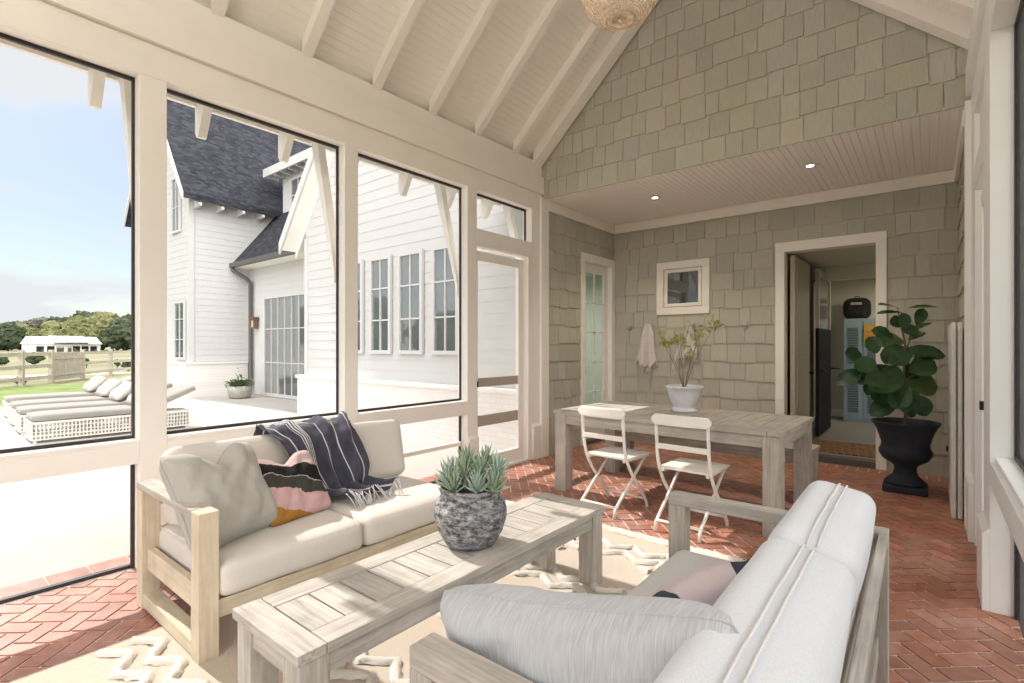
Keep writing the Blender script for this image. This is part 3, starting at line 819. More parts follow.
# --- right sofa
t = thing('sofa', 'white cushioned teak sofa seen from behind in the right foreground', 'sofa', (-.55, 1.6, .012))
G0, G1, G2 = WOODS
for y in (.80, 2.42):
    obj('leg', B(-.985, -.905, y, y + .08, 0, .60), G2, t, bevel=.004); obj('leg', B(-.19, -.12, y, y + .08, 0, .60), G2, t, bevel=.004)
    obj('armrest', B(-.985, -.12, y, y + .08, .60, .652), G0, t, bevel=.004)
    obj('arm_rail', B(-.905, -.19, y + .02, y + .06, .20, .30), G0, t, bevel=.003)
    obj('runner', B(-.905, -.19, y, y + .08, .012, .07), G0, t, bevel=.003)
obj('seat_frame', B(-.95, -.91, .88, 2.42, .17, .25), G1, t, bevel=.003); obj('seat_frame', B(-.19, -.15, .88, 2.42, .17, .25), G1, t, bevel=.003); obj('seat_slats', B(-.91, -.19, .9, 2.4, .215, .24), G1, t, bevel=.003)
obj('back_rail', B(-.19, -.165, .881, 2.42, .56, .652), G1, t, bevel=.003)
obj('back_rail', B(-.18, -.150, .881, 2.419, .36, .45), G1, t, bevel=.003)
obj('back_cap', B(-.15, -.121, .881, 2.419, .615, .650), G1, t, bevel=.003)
soft('seat_cushion', -.56, 2.03, .33, .37, .375, .09, .05, LINEN_SEAT, t, (.006, .006, .012), seed=21)
soft('seat_cushion', -.56, 1.26, .33, .37, .375, .09, .05, LINEN_SEAT, t, (.006, .006, .012), seed=23)
tr = Matrix.Rotation(radians(10), 4, 'Y')
for i, (y, hy) in enumerate(((2.0, .385), (1.16, .445))):
    cx, cz = -.295, .615
    c = soft('back_cushion', cx, y, cz, .115, hy, .215, .055, LINEN_W, t, (.012, .006, .012), tr, 31 + i, .003)
    for off in (-.012, .012):
        path = []
        hz = .215 + .007
        for k in range(7): path.append((off, -hy - .001, -.15 + k * (.15 + hz - .06) / 6))
        path += [(off, -hy + .012, hz - .018), (off, -hy + .04, hz - .003)]
        for k in range(1, 12):
            a = -1 + 2 * k / 12; path.append((off + .0008 * sin(k * 1.7), a * hy, hz + .012 * (1 - a * a) + .001))
        path += [(off, hy - .04, hz - .003), (off, hy - .012, hz - .018)]
        for k in range(7): path.append((off, hy + .001, hz - .06 - k * (.15 + hz - .06) / 6))
        MM = Matrix.Translation((cx, y, cz)) @ tr
        obj('piping', MB().tube([MM @ Vector(p) for p in path], .0032, 6), SEAM_W, c)

for o_ in list(t.children): pass
t.rotation_euler.z = radians(.7); t.location.x += .008
# --- pillows
M = frame_matrix((-2.74, 1.07, .635), (-.30, .95, 0), (.86, .10, .50))
pillow('throw_pillow', .50, .52, .24, GREYP, M, 'plump plain grey pillow leaning in the near corner of the left sofa', seam=GREYP, chop=.10, wrinkle=.012, seed=3, pinch=.10)
def pattern_mat():
    m, nt, b = newmat('painted_pillow')
    tc = nt.nodes.new('ShaderNodeTexCoord'); sp = nt.nodes.new('ShaderNodeSeparateXYZ'); nt.links.new(tc.outputs['Object'], sp.inputs[0])
    n1 = nz(nt, coords(nt, (1, 1, 1)), 5, 4, .6)
    zz = math_(nt, 'ADD', math_(nt, 'ADD', sp.outputs['Z'], math_(nt, 'MULTIPLY', math_(nt, 'SUBTRACT', n1, .5), .14)), math_(nt, 'MULTIPLY', sp.outputs['X'], -.25))
    f = math_(nt, 'ADD', math_(nt, 'MULTIPLY', zz, 2.2), .5)
    col = ramp(nt, f, [(0, (.36, .18, .04)), (.17, (.55, .36, .36)), (.40, (.055, .055, .048)), (.55, (.05, .05, .042)), (.555, (.45, .42, .38)), (.57, (.02, .018, .018)), (.73, (.56, .42, .41))], 'CONSTANT')
    nt.links.new(col, b.inputs['Base Color']); b.inputs['Roughness'].default_value = .9; b.inputs['Specular IOR Level'].default_value = .1
    return m
M = frame_matrix((-2.78, 1.44, .585), (-.16, .98, 0), (.84, -.12, .52))
pillow('throw_pillow', .42, .40, .13, pattern_mat(), M, 'pink, black and ochre patterned pillow beside the plain grey one', chop=.06, wrinkle=.014, seed=8)
# big streaked pillow on the right sofa
M = frame_matrix((-.63, 1.035, .60), (.97, .0, .22), (0, -.96, -.26))
pillow('lumbar_pillow', .86, .40, .25, STREAK, M, 'large streaky light grey pillow lying over the near arm of the right sofa', seam=STREAK, wrinkle=.013, seed=13, pinch=.13)
def navy_pink():
    m, nt, b = newmat('navy_pink_pillow')
    tc = nt.nodes.new('ShaderNodeTexCoord'); sp = nt.nodes.new('ShaderNodeSeparateXYZ'); nt.links.new(tc.outputs['Object'], sp.inputs[0])
    a = math_(nt, 'ADD', math_(nt, 'ABSOLUTE', sp.outputs['X']), math_(nt, 'MULTIPLY', sp.outputs['Z'], .5))
    nt.links.new(ramp(nt, a, [(0, (.60, .52, .53)), (.185, (.035, .042, .06))], 'CONSTANT'), b.inputs['Base Color'])
    b.inputs['Roughness'].default_value = .9; return m
M = frame_matrix((-.59, 1.64, .548), (.55, .70, .25), (-.70, .05, .70))
pillow('throw_pillow', .46, .40, .14, navy_pink(), M, 'pale pink pillow with navy corners lying on the right sofa seat', wrinkle=.012, seed=17)

# --- throw blanket
def throw_mat():
    m, nt, b = newmat('navy_stripe_throw')
    tc = nt.nodes.new('ShaderNodeTexCoord'); sp = nt.nodes.new('ShaderNodeSeparateXYZ'); nt.links.new(tc.outputs['UV'], sp.inputs[0])
    u = sp.outputs['X']
    fr = math_(nt, 'FRACT', math_(nt, 'MULTIPLY', u, 5.0))
    s1 = math_(nt, 'COMPARE', fr, .5, .035)
    grp = math_(nt, 'MULTIPLY', math_(nt, 'COMPARE', u, .27, .062), math_(nt, 'GREATER_THAN', math_(nt, 'FRACT', math_(nt, 'MULTIPLY', u, 42)), .5))
    f = math_(nt, 'MAXIMUM', s1, grp)
    n = nz(nt, coords(nt), 9, 3)
    base = ramp(nt, n, [(.3, (.040, .040, .060)), (.7, (.075, .075, .105))])
    nt.links.new(mixc(nt, f, base, (.55, .54, .55)), b.inputs['Base Color']); b.inputs['Roughness'].default_value = .95
    b.inputs['Specular IOR Level'].default_value = .1; b.inputs['Sheen Weight'].default_value = .2
    return m
THROW = throw_mat()
t = thing('throw_blanket', 'navy throw with white stripes draped over the left sofa back', 'blanket', (-3.0, 1.8, .43))
prof = [(-3.31, .66), (-3.30, .77), (-3.275, .838), (-3.20, .858), (-3.10, .852), (-3.035, .80), (-2.99, .70), (-2.955, .58), (-2.925, .475), (-2.87, .44), (-2.76, .436), (-2.66, .436)]
def prof_at(v):
    s = v * (len(prof) - 1); i = min(int(s), len(prof) - 2); f = s - i
    return prof[i][0] * (1 - f) + prof[i + 1][0] * f, prof[i][1] * (1 - f) + prof[i + 1][1] * f
def throw_fn(u, v):
    x, z = prof_at(v)
    l = 1.44 + .02 * sin(v * 9) + .30 * max(0, v - .30) / .70
    r = 2.06 + .02 * sin(v * 12) - .05 * max(0, v - .5) / .3 * (v < .8) + .10 * max(0, v - .8) / .2 - .05 * (v >= .8)
    if v > .78: l -= 0.05 * (v - .78) / .22
    y = l + (r - l) * u
    ph = (u * 3.1 + v * 1.3) * 2 * pi
    d = .020 * (sin(ph) + .5 * sin(ph * 2.1 + 2)) * .8 + .034 * noise.noise(Vector((u * 5 + v * 3, v * 6 - u * 2, 3))) + .012 * noise.noise(Vector((u * 14, v * 13, 7)))
    d += .018
    d = max(d, .004)
    # crumpled end on the seat
    if v > .75: d += .03 * (v - .75) / .25 * (1 + sin(u * 14))
    nx, nz_ = (.0, 1) if v < .36 or v > .78 else (.95, .25)
    if v < .15: nx, nz_ = -.9, .3
    return Vector((x + d * nx, y + .02 * sin(v * 14 + u * 5), z + d * nz_))
obj('cloth', MB().grid(throw_fn, 70, 70, uv=True), THROW, t, solid=.004)
q = MB(); rr = random.Random(5)
for i in range(26):
    p = throw_fn(i / 25, 1)
    e = p + Vector((rr.uniform(.03, .07), rr.uniform(-.03, .05), 0)); e.z = .425
    q.tube([p, (p + e) / 2 + Vector((0, 0, .008)), e], .0035, 5)
obj('fringe', q, plain('white_yarn', (.6, .59, .6), .9), t)

# --- rug
def rug_mat(c, name):
    m, nt, b = newmat(name)
    f = nz(nt, coords(nt), 120, 3, .7)
    nt.links.new(ramp(nt, f, [(.3, tuple(x * .86 for x in c)), (.7, c)]), b.inputs['Base Color']); b.inputs['Roughness'].default_value = 1
    b.inputs['Specular IOR Level'].default_value = .05
    bump(nt, b, f, .6, .006); return m
RUGB = rug_mat((.58, .50, .42), 'rug_weave'); TUFT = rug_mat((.70, .65, .58), 'rug_tuft')
t = thing('rug', 'cream area rug with raised tufted zigzags beneath both sofas', 'rug', (-1.6, 1.5, 0))
obj('woven_base', MB().box(-2.89, -.40, -.6, 3.44, .001, .010), RUGB, t, bevel=.002)
q = MB(); rr = random.Random(11)
def tuft(pts, r=.026):
    P = []
    for a, b in zip(pts, pts[1:]):
        a, b = Vector(a), Vector(b); n = max(2, int((b - a).length / .022))
        for i in range(n): P.append(a + (b - a) * i / n)
    P.append(Vector(pts[-1]))
    rows = []
    for i, p in enumerate(P):
        tdir = (P[min(i + 1, len(P) - 1)] - P[max(i - 1, 0)]).normalized(); nrm = Vector((-tdir.y, tdir.x, 0))
        w = r * (1 + .22 * noise.noise(p * 23)); h = .020 * (1 + .35 * noise.noise(p * 31))
        rows.append([q.bm.verts.new(Vector((p.x, p.y, .009)) + nrm * (w * s) + Vector((rr.uniform(-.006, .006), rr.uniform(-.006, .006), h * (1 - abs(s) ** 2.5) + rr.uniform(0, .007)))) for s in (-1, -.7, -.3, .3, .7, 1)])
    for A, C in zip(rows, rows[1:]):
        for k in range(5):
            f = q.bm.faces.new([A[k], A[k + 1], C[k + 1], C[k]]); f.smooth = True
def zig(x0, y0, n, a, dy=0, s=1):
    pts = [(x0, y0, 0)]
    for i in range(n):
        x0 += a; y0 += (a if i % 2 == 0 else -a) * .75 * s; pts.append((x0, y0, 0))
    tuft(pts)
tuft([(-2.86, 3.40, 0), (-.45, 3.40, 0)], .045)
tuft([(-2.82, 3.22, 0), (-2.45, 3.22, 0)], .03)
for yy in (3.10, 2.98, 2.50, 2.38, 1.9, 1.78, 1.3, 1.18, .72, .60, .22, .10, -.25):
    zig(-2.84, yy, 20, .118)
for (cx, cy) in ((-1.95, 2.95), (-1.25, 2.9), (-2.1, 1.85), (-1.2, 1.75), (-1.15, .95), (-2.15, .45), (-2.6, .3), (-1.1, .2)):
    for dx, dy in ((-.09, 0), (.09, 0), (0, .08), (0, -.08)):
        tuft([(cx + dx - .04, cy + dy, 0), (cx + dx + .04, cy + dy, 0)], .035)
obj('tufting', q, TUFT, t, normals=False)
q = MB()
for i in range(120):
    x = -2.88 + i * .0208; q.tube([(x, 3.44, .006), (x + rr.uniform(-.01, .01), 3.475, .006), (x + rr.uniform(-.015, .015), 3.50, .004)], .003, 4)
obj('fringe', q, TUFT, t)

# --- plants
def leaf_green(name, c1, c2, scale=10, rough=.45):
    m, nt, b = newmat(name); f = nz(nt, coords(nt), scale, 3)
    nt.links.new(ramp(nt, f, [(.3, c1), (.7, c2)]), b.inputs['Base Color']); b.inputs['Roughness'].default_value = rough
    return m
SOIL = plain('soil', (.06, .045, .035), .95, .3, 40)
def stone_pot():
    m, nt, b = newmat('distressed_stone')
    f = nz(nt, coords(nt, (1, 1, 2.2)), 22, 8, .8); g = nz(nt, coords(nt, (1, 1, 3)), 5, 5, .7)
    c = ramp(nt, f, [(.38, (.02, .02, .02)), (.47, (.13, .13, .14)), (.53, (.30, .29, .29)), (.64, (.58, .56, .53))])
    nt.links.new(mixc(nt, ramp(nt, g, [(.50, (0, 0, 0)), (.66, (.6, .6, .6))]), c, (.16, .18, .25)), b.inputs['Base Color'])
    b.inputs['Roughness'].default_value = .9; bump(nt, b, f, .8, .008); return m
t = thing('potted_succulent', 'spiky blue green succulents in a distressed stone pot on the coffee table', 'potted plant', (-1.665, 1.735, .457))
prof_ = [(.10, 0), (.118, .004), (.128, .02), (.15, .06), (.166, .11), (.17, .15), (.163, .185), (.146, .21), (.138, .222), (.142, .240), (.15, .254), (.148, .262), (.138, .262), (.130, .250), (.128, .232)]
obj('pot', MB().lathe(prof_, 0, 0, 56, wob=.008), stone_pot(), t, world=False)
obj('soil', MB().lathe([(.128, .225), (.12, .236), (.01, .242)], 0, 0, 24), SOIL, t, world=False)
SUC = leaf_green('succulent_leaf', (.22, .31, .20), (.42, .50, .36), 20)
SUCB = leaf_green('succulent_leaf_blue', (.26, .37, .31), (.48, .58, .48), 20)
def blade(q, base, d, L, w, curve=.2):
    d = Vector(d).normalized(); side = d.cross(Vector((0, 0, 1)));
    if side.length < .01: side = Vector((1, 0, 0))
    side.normalize(); up = side.cross(d).normalized(); rings = []
    for i in range(6):
        s = i / 5; p = Vector(base) + d * (L * s) + Vector((0, 0, 1)) * (curve * L * s * s)
        ww = w * (0.75 + .9 * s * (1 - s) * 1.6) * (1 - s ** 3 * .97)
        rings.append([q.bm.verts.new(p + side * ww), q.bm.verts.new(p + up * (ww * .45)), q.bm.verts.new(p - side * ww), q.bm.verts.new(p - up * (ww * .55))])
    for A, C in zip(rings, rings[1:]):
        for k in range(4):
            f = q.bm.faces.new([A[k], A[(k + 1) % 4], C[(k + 1) % 4], C[k]]); f.smooth = True
rr = random.Random(21)
ros = [(-.085, -.06, .28, 1), (-.01, -.10, .27, 0), (.095, -.06, .28, 1), (-.07, .05, .35, 0), (.04, .02, .33, 0), (.11, .06, .33, 1), (-.13, .0, .29, 1), (0, .1, .35, 0), (.14, -.0, .28, 0), (-.02, -.02, .32, 0)]
for (x, y, z, bl) in ros:
    q = MB(); n = 24
    q.tube([(x * .8, y * .8, .235), (x, y, z)], .009, 6)
    for k in range(n):
        el = .15 + 1.25 * (k / n); az = k * 2.399 + x * 30
        dd = (cos(az) * cos(el) + x * 2.2, sin(az) * cos(el) + y * 2.2, sin(el) + .1)
        blade(q, (x, y, z - .025 + k * .001), dd, rr.uniform(.065, .10), .0095, .15)
    obj('rosette', q, SUCB if bl else SUC, t, world=False)
# white pot with sapling on the dining table
t = thing('potted_sapling', 'thin yellow leaved sapling in a white footed pot on the dining table', 'potted plant', (-1.775, 4.72, .76))
POTW = plain('white_glazed_pot', (.66, .67, .68), .45, .08, 12)
pr_ = [(.10, 0), (.115, .003), (.112, .022), (.096, .035), (.098, .05), (.125, .10), (.145, .16), (.155, .215), (.168, .222), (.170, .237), (.158, .240), (.148, .228), (.14, .20)]
obj('pot', MB().lathe(pr_, 0, 0, 48), POTW, t, world=False)
obj('soil', MB().lathe([(.143, .205), (.13, .215), (.01, .222)], 0, 0, 24), SOIL, t, world=False)
rr = random.Random(5); q = MB(); leaves = MB()
def small_leaf(mb, p, d, L, w):
    d = Vector(d).normalized(); s = d.cross(Vector((rr.uniform(-.5, .5), rr.uniform(-.5, .5), 1))).normalized()
    up = s.cross(d) * .12 * L; p = Vector(p)
    a, b_, c, e = mb.bm.verts.new(p), mb.bm.verts.new(p + d * L * .5 + s * w - up), mb.bm.verts.new(p + d * L), mb.bm.verts.new(p + d * L * .5 - s * w - up)
    mid = mb.bm.verts.new(p + d * L * .5)
    for f in ((a, b_, mid), (b_, c, mid), (c, e, mid), (e, a, mid)): mb.bm.faces.new(f)
for k in range(7):
    az = k * 2 * pi / 7 + .4; sp = rr.uniform(.16, .30); h = rr.uniform(.48, .68)
    P = [Vector((0, 0, .2)), Vector((cos(az) * sp * .35, sin(az) * sp * .35, .2 + h * .4)), Vector((cos(az) * sp * .8, sin(az) * sp * .8, .2 + h * .75)), Vector((cos(az) * sp * 1.1, sin(az) * sp * 1.1, .2 + h))]
    q.tube(P, .003, 5, rs=[.0035, .003, .002, .001])
    for b2 in range(5):
        s = rr.uniform(.62, .97); i = 2 if s > .66 else 1; base = P[i] + (P[min(i + 1, 3)] - P[i]) * rr.random()
        tip = base + Vector((rr.uniform(-.16, .16), rr.uniform(-.16, .16), rr.uniform(-.04, .13)))
        q.tube([base, (base + tip) / 2 + Vector((0, 0, .015)), tip], .0015, 4)
        for l in range(16):
            p = base + (tip - base) * rr.random()
            small_leaf(leaves, p, (rr.uniform(-1, 1), rr.uniform(-1, 1), rr.uniform(-.7, .7)), rr.uniform(.022, .042), rr.uniform(.006, .011))
obj('branches', q, plain('twig', (.30, .19, .12), .8), t, world=False)
obj('foliage', leaves, leaf_green('yellow_leaf', (.30, .33, .06), (.52, .50, .16), 12), t, world=False, normals=False)
# urn with fiddle leaf fig
t = thing('potted_fig', 'broad leaved fiddle leaf fig in a tall black urn beside the entrance', 'potted plant', (-.18, 6.12, 0))
URN = plain('black_urn', (.028, .032, .045), .6, .2, 10, .2, 60, spec=.2)
mb = MB().lathe([(.14, .06), (.165, .075), (.15, .10), (.10, .15), (.085, .20), (.09, .235), (.115, .26), (.175, .30), (.205, .35), (.205, .385), (.19, .41), (.185, .45), (.205, .52), (.225, .58), (.245, .62), (.262, .64), (.268, .655), (.26, .66), (.24, .65), (.225, .60), (.215, .56)], 0, 0, 56)
obj('urn_bowl', mb, URN, t, world=False)
obj('urn_base', B(-.17, .17, -.17, .17, 0, .065), URN, t, world=False, bevel=.012)
obj('soil', MB().lathe([(.216, .57), (.2, .60), (.01, .61)], 0, 0, 24), SOIL, t, world=False)
q = MB(); STEM = plain('fig_stem', (.17, .12, .08), .8)
main = [(0, 0, .58), (.01, 0, .85), (-.01, .01, 1.1), (.0, 0, 1.4), (-.04, 0, 1.62), (-.06, 0, 1.74)]
br = [[(0, 0, .80), (-.10, -.03, .95), (-.22, -.06, 1.12), (-.36, -.08, 1.26)], [(-.0, 0, 1.2), (-.08, 0, 1.38), (-.14, .0, 1.52)], [(0, 0, 1.32), (.05, -.02, 1.46), (.14, -.02, 1.50)]]
q.tube(main, .01, 8, rs=[.016, .014, .012, .009, .007, .004])
for b_ in br: q.tube(b_, .006, 6)
obj('stem', q, STEM, t, world=False)
LEAF = leaf_green('fig_leaf', (.018, .055, .022), (.05, .12, .045), 6, .2)
LEAFY = leaf_green('fig_leaf_young', (.06, .12, .03), (.12, .20, .06), 6, .35)
lv = MB(); lv2 = MB()
def fig_leaf(mb, base, d, nrm, L, w, droop=.3):
    d = Vector(d).normalized(); nrm = Vector(nrm); s = d.cross(nrm).normalized(); up = s.cross(d).normalized(); base = Vector(base)
    if up.dot(nrm) < 0: up = -up
    nu, nv = 6, 10; V = []
    for j in range(nv + 1):
        v = j / nv
        wd = w * max(.012, sin(pi * v ** 1.25) ** .6 if v < 1 else 0)
        p = base + d * (L * v) - up * (droop * L * v * v * .5)
        row = []
        for i in range(nu + 1):
            a = i / nu * 2 - 1
            row.append(mb.bm.verts.new(p + s * (wd * a) + up * (.22 * wd * a * a + .05 * w * sin(v * 20) * abs(a))))
        V.append(row)
    for j in range(nv):
        for i in range(nu):
            f = mb.bm.faces.new([V[j][i], V[j][i + 1], V[j + 1][i + 1], V[j + 1][i]]); f.smooth = True
R_ = Vector((.775, .632, 0)); Fd = Vector((-.632, .775, 0))
def addl(px, py, ang_deg, Lp, wp, depth=0, toward=-.35, young=False, tilt=0):
    a = radians(ang_deg); d = R_ * cos(a) + Vector((0, 0, sin(a))) + Fd * toward
    n = -Fd + Vector((0, 0, tilt)) + R_ * random.uniform(-.3, .3)
    fig_leaf(lv2 if young else lv, R_ * px + Fd * depth + Vector((0, 0, py)), d, n, Lp, wp, .3)
P_ = [(-.08, 1.72, 165, .28, .05), (-.04, 1.72, 10, .26, .045), (-.08, 1.68, 175, .27, .045), (-.04, 1.62, 195, .16, .07), (.02, 1.48, 35, .26, .045), (.05, 1.42, 30, .22, .05), (-.02, 1.40, 170, .26, .09), (-.05, 1.36, 200, .22, .08),
      (.02, 1.33, -5, .36, .09), (.02, 1.26, 10, .26, .03), (-.02, 1.28, 190, .26, .09), (.0, 1.12, 25, .28, .12), (.02, 1.02, -5, .38, .13), (-.02, 1.08, 175, .32, .13), (-.04, .98, 200, .30, .13), (.0, .98, 250, .24, .13), (.02, .90, 300, .24, .11),
      (-.04, .90, 215, .32, .10), (.03, .95, 335, .28, .11), (-.1, 1.0, 180, .30, .09), (-.36, 1.26, 165, .20, .09), (-.34, 1.22, 190, .22, .09), (-.33, 1.30, 110, .17, .09), (-.28, 1.18, 225, .24, .08), (-.40, 1.15, 215, .26, .09), (-.20, 1.10, 195, .24, .09), (-.22, 1.14, 240, .28, .08), (-.15, 1.45, 160, .22, .08), (.06, 1.5, 170, .18, .07), (.1, 1.12, 10, .24, .10), (-.05, 1.18, 230, .26, .12)]
P_ += [(.0, 1.20, 60, .2, .08), (-.02, 1.0, 230, .26, .11), (.04, .92, 290, .22, .10), (-.06, 1.52, 120, .18, .07), (.03, 1.56, 60, .2, .06), (-.12, 1.06, 200, .24, .10), (.05, 1.05, 40, .22, .09), (-.25, 1.2, 90, .18, .08)]
for i, (px, py, an, L, w) in enumerate(P_):
    addl(px, py, an, L * 1.0, w * .88, random.uniform(-.10, .10), random.uniform(-.5, .2), i in (6, 12, 18), 2.2 if w < .06 else random.uniform(.1, .8))
obj('foliage', lv, LEAF, t, world=False, normals=False); obj('young_foliage', lv2, LEAFY, t, world=False, normals=False)
# leaning folded table
t = thing('folded_table', 'tall white folded tabletop leaning on the right shingle wall', 'folded table', (.17, 5.9, 0))
q = MB(); prof2 = [(5.36, .0), (5.36, 1.50), (5.40, 1.56), (6.34, 1.56), (6.38, 1.50), (6.38, 0)]
q.prism([(.135, y, z) for y, z in prof2], (.03, 0, 0)); obj('tabletop', q, plain('folded_white', (.72, .72, .70), .5, .03), t, bevel=.008)
q = MB().prism([(.172, y, z) for y, z in prof2], (.03, 0, 0)); obj('tabletop', q, bpy.data.materials['folded_white'], t, bevel=.008)
obj('latch', B(.12, .135, 6.30, 6.36, .38, .43), BLACK, t)

# --- pendant
WICK = plain('wicker', (.68, .55, .42), .8, .25, 30)
t = thing('pendant_lamp', 'round woven wicker pendant lamp hanging from the porch ridge', 'pendant lamp', (-1.725, 3.34, 3.74))
pf = [(.015, -.03), (.10, -.022), (.175, .005), (.225, .045), (.262, .10), (.28, .18), (.275, .28), (.25, .38), (.20, .48), (.13, .55), (.06, .58)]
def pf_at(s):
    s *= len(pf) - 1; i = min(int(s), len(pf) - 2); f = s - i; return pf[i][0] * (1 - f) + pf[i + 1][0] * f, pf[i][1] * (1 - f) + pf[i + 1][1] * f
q = MB(); rr = random.Random(2)
for i in range(44):
    r, z = pf_at(i / 43); j = rr.uniform(0, 6)
    q.tube([((r + .003 * sin(a * 7 + j)) * cos(a), (r + .003 * sin(a * 7 + j)) * sin(a), z + .005 * sin(a * 3 + j)) for a in [2 * pi * k / 40 for k in range(40)]], .0036, 4, closed=True)
for k in range(72):
    a0 = 2 * pi * k / 72; tw = .5 if k % 2 else -.5
    P = []
    for i in range(15):
        r, z = pf_at(i / 14); a = a0 + tw * i / 14; P.append((r * cos(a), r * sin(a), z))
    q.tube(P, .003, 4)
obj('lamp_shade', q, WICK, t, world=False)
obj('shade_rim', MB().tube([(.10 * cos(a), (.10) * sin(a), -.024) for a in [2 * pi * k / 48 for k in range(48)]], .009, 6, closed=True), WICK, t, world=False)
obj('cord', MB().tube([(0, 0, .45), (0, 0, 1.50)], .006, 6), BLACK, t, world=False)
obj('bulb', MB().lathe([(.003, .26), (.03, .275), (.04, .31), (.03, .35), (.018, .38), (.018, .45)], 0, 0, 20), plain('opal_bulb', (.85, .82, .75), .3), t, world=False)

# ================================================================== OUTSIDE
GRASS = plain('grass_blades', (.16, .21, .05), .95, .25, 1.5, .4, 30)
FIELD = plain('dry_field', (.20, .19, .10), .95, .35, .12)
struct('ground', B(-320, 120, -160, 260, -.4, -.05), FIELD, label='pale green field stretching to the trees')
PATIO = plain('pale_concrete', (.45, .42, .385), .85, .06, 1.2)
struct('patio', B(-16.4, -4.08, -9, 12, -.2, -.012), PATIO, label='pale concrete patio beside the house')
struct('path', B(-60, -26, -30, 60, -.05, -.03).__class__().prism([(-29.5, -40, -.045), (-31.5, -40, -.045), (-37, 70, -.045), (-35, 70, -.045)], (0, 0, .01)), plain('dirt', (.52, .46, .38), .9), label='pale dirt track crossing the field')
lawn = tag(obj('lawn', B(-24.5, -16.4, -20, 40, -.1, -.02), GRASS), 'bright green mown lawn beyond the patio edge', 'grass', kind='stuff')
# fence
FW = wood('fence_board', 0, (.35, .31, .25), (.48, .43, .36), (.58, .53, .45))
FWz = wood('fence_board_upright', 2, (.33, .29, .23), (.45, .40, .33), (.55, .50, .42))
t = thing('fence', 'weathered three rail timber fence beyond the green lawn', 'fence', (-26, 3.5, 0))
dv = Vector((-5.6, 3.66, 0)).normalized(); a0 = Vector((-24.0, 2.47, 0))
def seg(q, s0, s1, z0, z1, th=.03):
    p0, p1 = a0 + dv * s0, a0 + dv * s1; n = Vector((-dv.y, dv.x, 0)) * th
    q.prism([tuple(p0 - n + Vector((0, 0, z0))), tuple(p1 - n + Vector((0, 0, z0))), tuple(p1 - n + Vector((0, 0, z1))), tuple(p0 - n + Vector((0, 0, z1)))], n * 2)
for (s0, s1) in ((-16, 2.93), (5.52, 40)):
    for z in (.12, .55, 1.0):
        q = MB(); seg(q, s0, s1, z, z + .13, .02); obj('rail', q, FW, t)
for s in (-15, -12, -9, -6, -3, -.9, 1.1, 3.0, 5.47, 8.2, 10.9, 13.6, 16.3, 19.0, 21.7):
    q = MB(); seg(q, s - .07, s + .07, -.1, 1.22, .07); obj('post', q, FWz, t, bevel=.01)
t = thing('gate', 'closed vertical board timber gate set in the field fence', 'gate', tuple(a0 + dv * 4.2))
q = MB()
for i in range(11): seg(q, 3.08 + i * .213, 3.08 + i * .213 + .205, .02, 1.12, .02)
obj('gate_boards', q, FWz, t)
for z_ in (.2, .85):
    q = MB(); seg(q, 3.07, 5.4, z_, z_ + .1, .045); obj('gate_rail', q, FW, t)
# loungers
WICKW = plain('white_wicker', (.66, .63, .58), .7, .08, 40)
PADG = fabric('lounger_pad', (.27, .255, .23)); PADT = fabric('lounger_pillow', (.55, .51, .46), 40, .15)
def make_lounger():
    t = thing('sun_lounger', 'x', 'sun lounger', (0, 0, 0), 'sun loungers on the patio')
    q = MB()
    for x in (0, .70): q.box(x - .015, x + .015, 0, 1.95, .27, .30).box(x - .015, x + .015, 0, 1.95, .04, .06)
    for y in (0, 1.95): q.box(0, .70, y - .015, y + .015, .27, .30).box(0, .70, y - .015, y + .015, .04, .06)
    for x in (0, .70):
        for i in range(46): q.box(x - .008, x + .008, i * .0433 - .008, i * .0433 + .008, .04, .28)
        for z in (.10, .16, .22): q.box(x - .01, x + .01, 0, 1.95, z - .006, z + .006)
    for y in (0, 1.95):
        for i in range(17): q.box(i * .0433 - .008, i * .0433 + .008, y - .008, y + .008, .04, .28)
        for z in (.10, .16, .22): q.box(0, .70, y - .01, y + .01, z - .006, z + .006)
    q.box(0, .7, 0, 1.95, .285, .30)
    obj('wicker_frame', q, WICKW, t, world=False)
    for x in (.02, .68):
        for y in (.03, 1.92): obj('leg', B(x - .02, x + .02, y - .02, y + .02, 0, .05), WICKW, t, world=False)
    obj('mattress', rounded_bm(MB(), .35, .68, .05, .035, (0, 0, .01), 8, Matrix.Translation((.35, .68, .35)), .004), PADG, t, world=False)
    M = Matrix.Translation((.35, 1.34, .36)) @ Matrix.Rotation(radians(23), 4, 'X') @ Matrix.Translation((0, .38, 0))
    obj('backrest_cushion', rounded_bm(MB(), .35, .40, .05, .035, (0, 0, .01), 8, M, .004), PADG, t, world=False)
    M2 = Matrix.Translation((.35, 1.34, .30)) @ Matrix.Rotation(radians(24), 4, 'X')
    obj('backrest_frame', MB().box(-.35, .35, 0, .78, -.012, .012, M2), WICKW, t, world=False)
    return t
lg = make_lounger()
spots = [(-10.5, 1.34, 'white wicker sun lounger nearest the porch'), (-11.65, 1.36, 'second white wicker sun lounger from the porch'), (-12.8, 1.42, 'third white wicker sun lounger from the porch'), (-14.3, 1.5, 'white wicker sun lounger farthest from the porch, next to the lawn')]
for i, (x, y, lab) in enumerate(spots):
    o = lg if i == 0 else copy_tree(lg)
    o.location = (x, y, -.012); o['label'] = lab; o.rotation_euler.z = radians(-2)
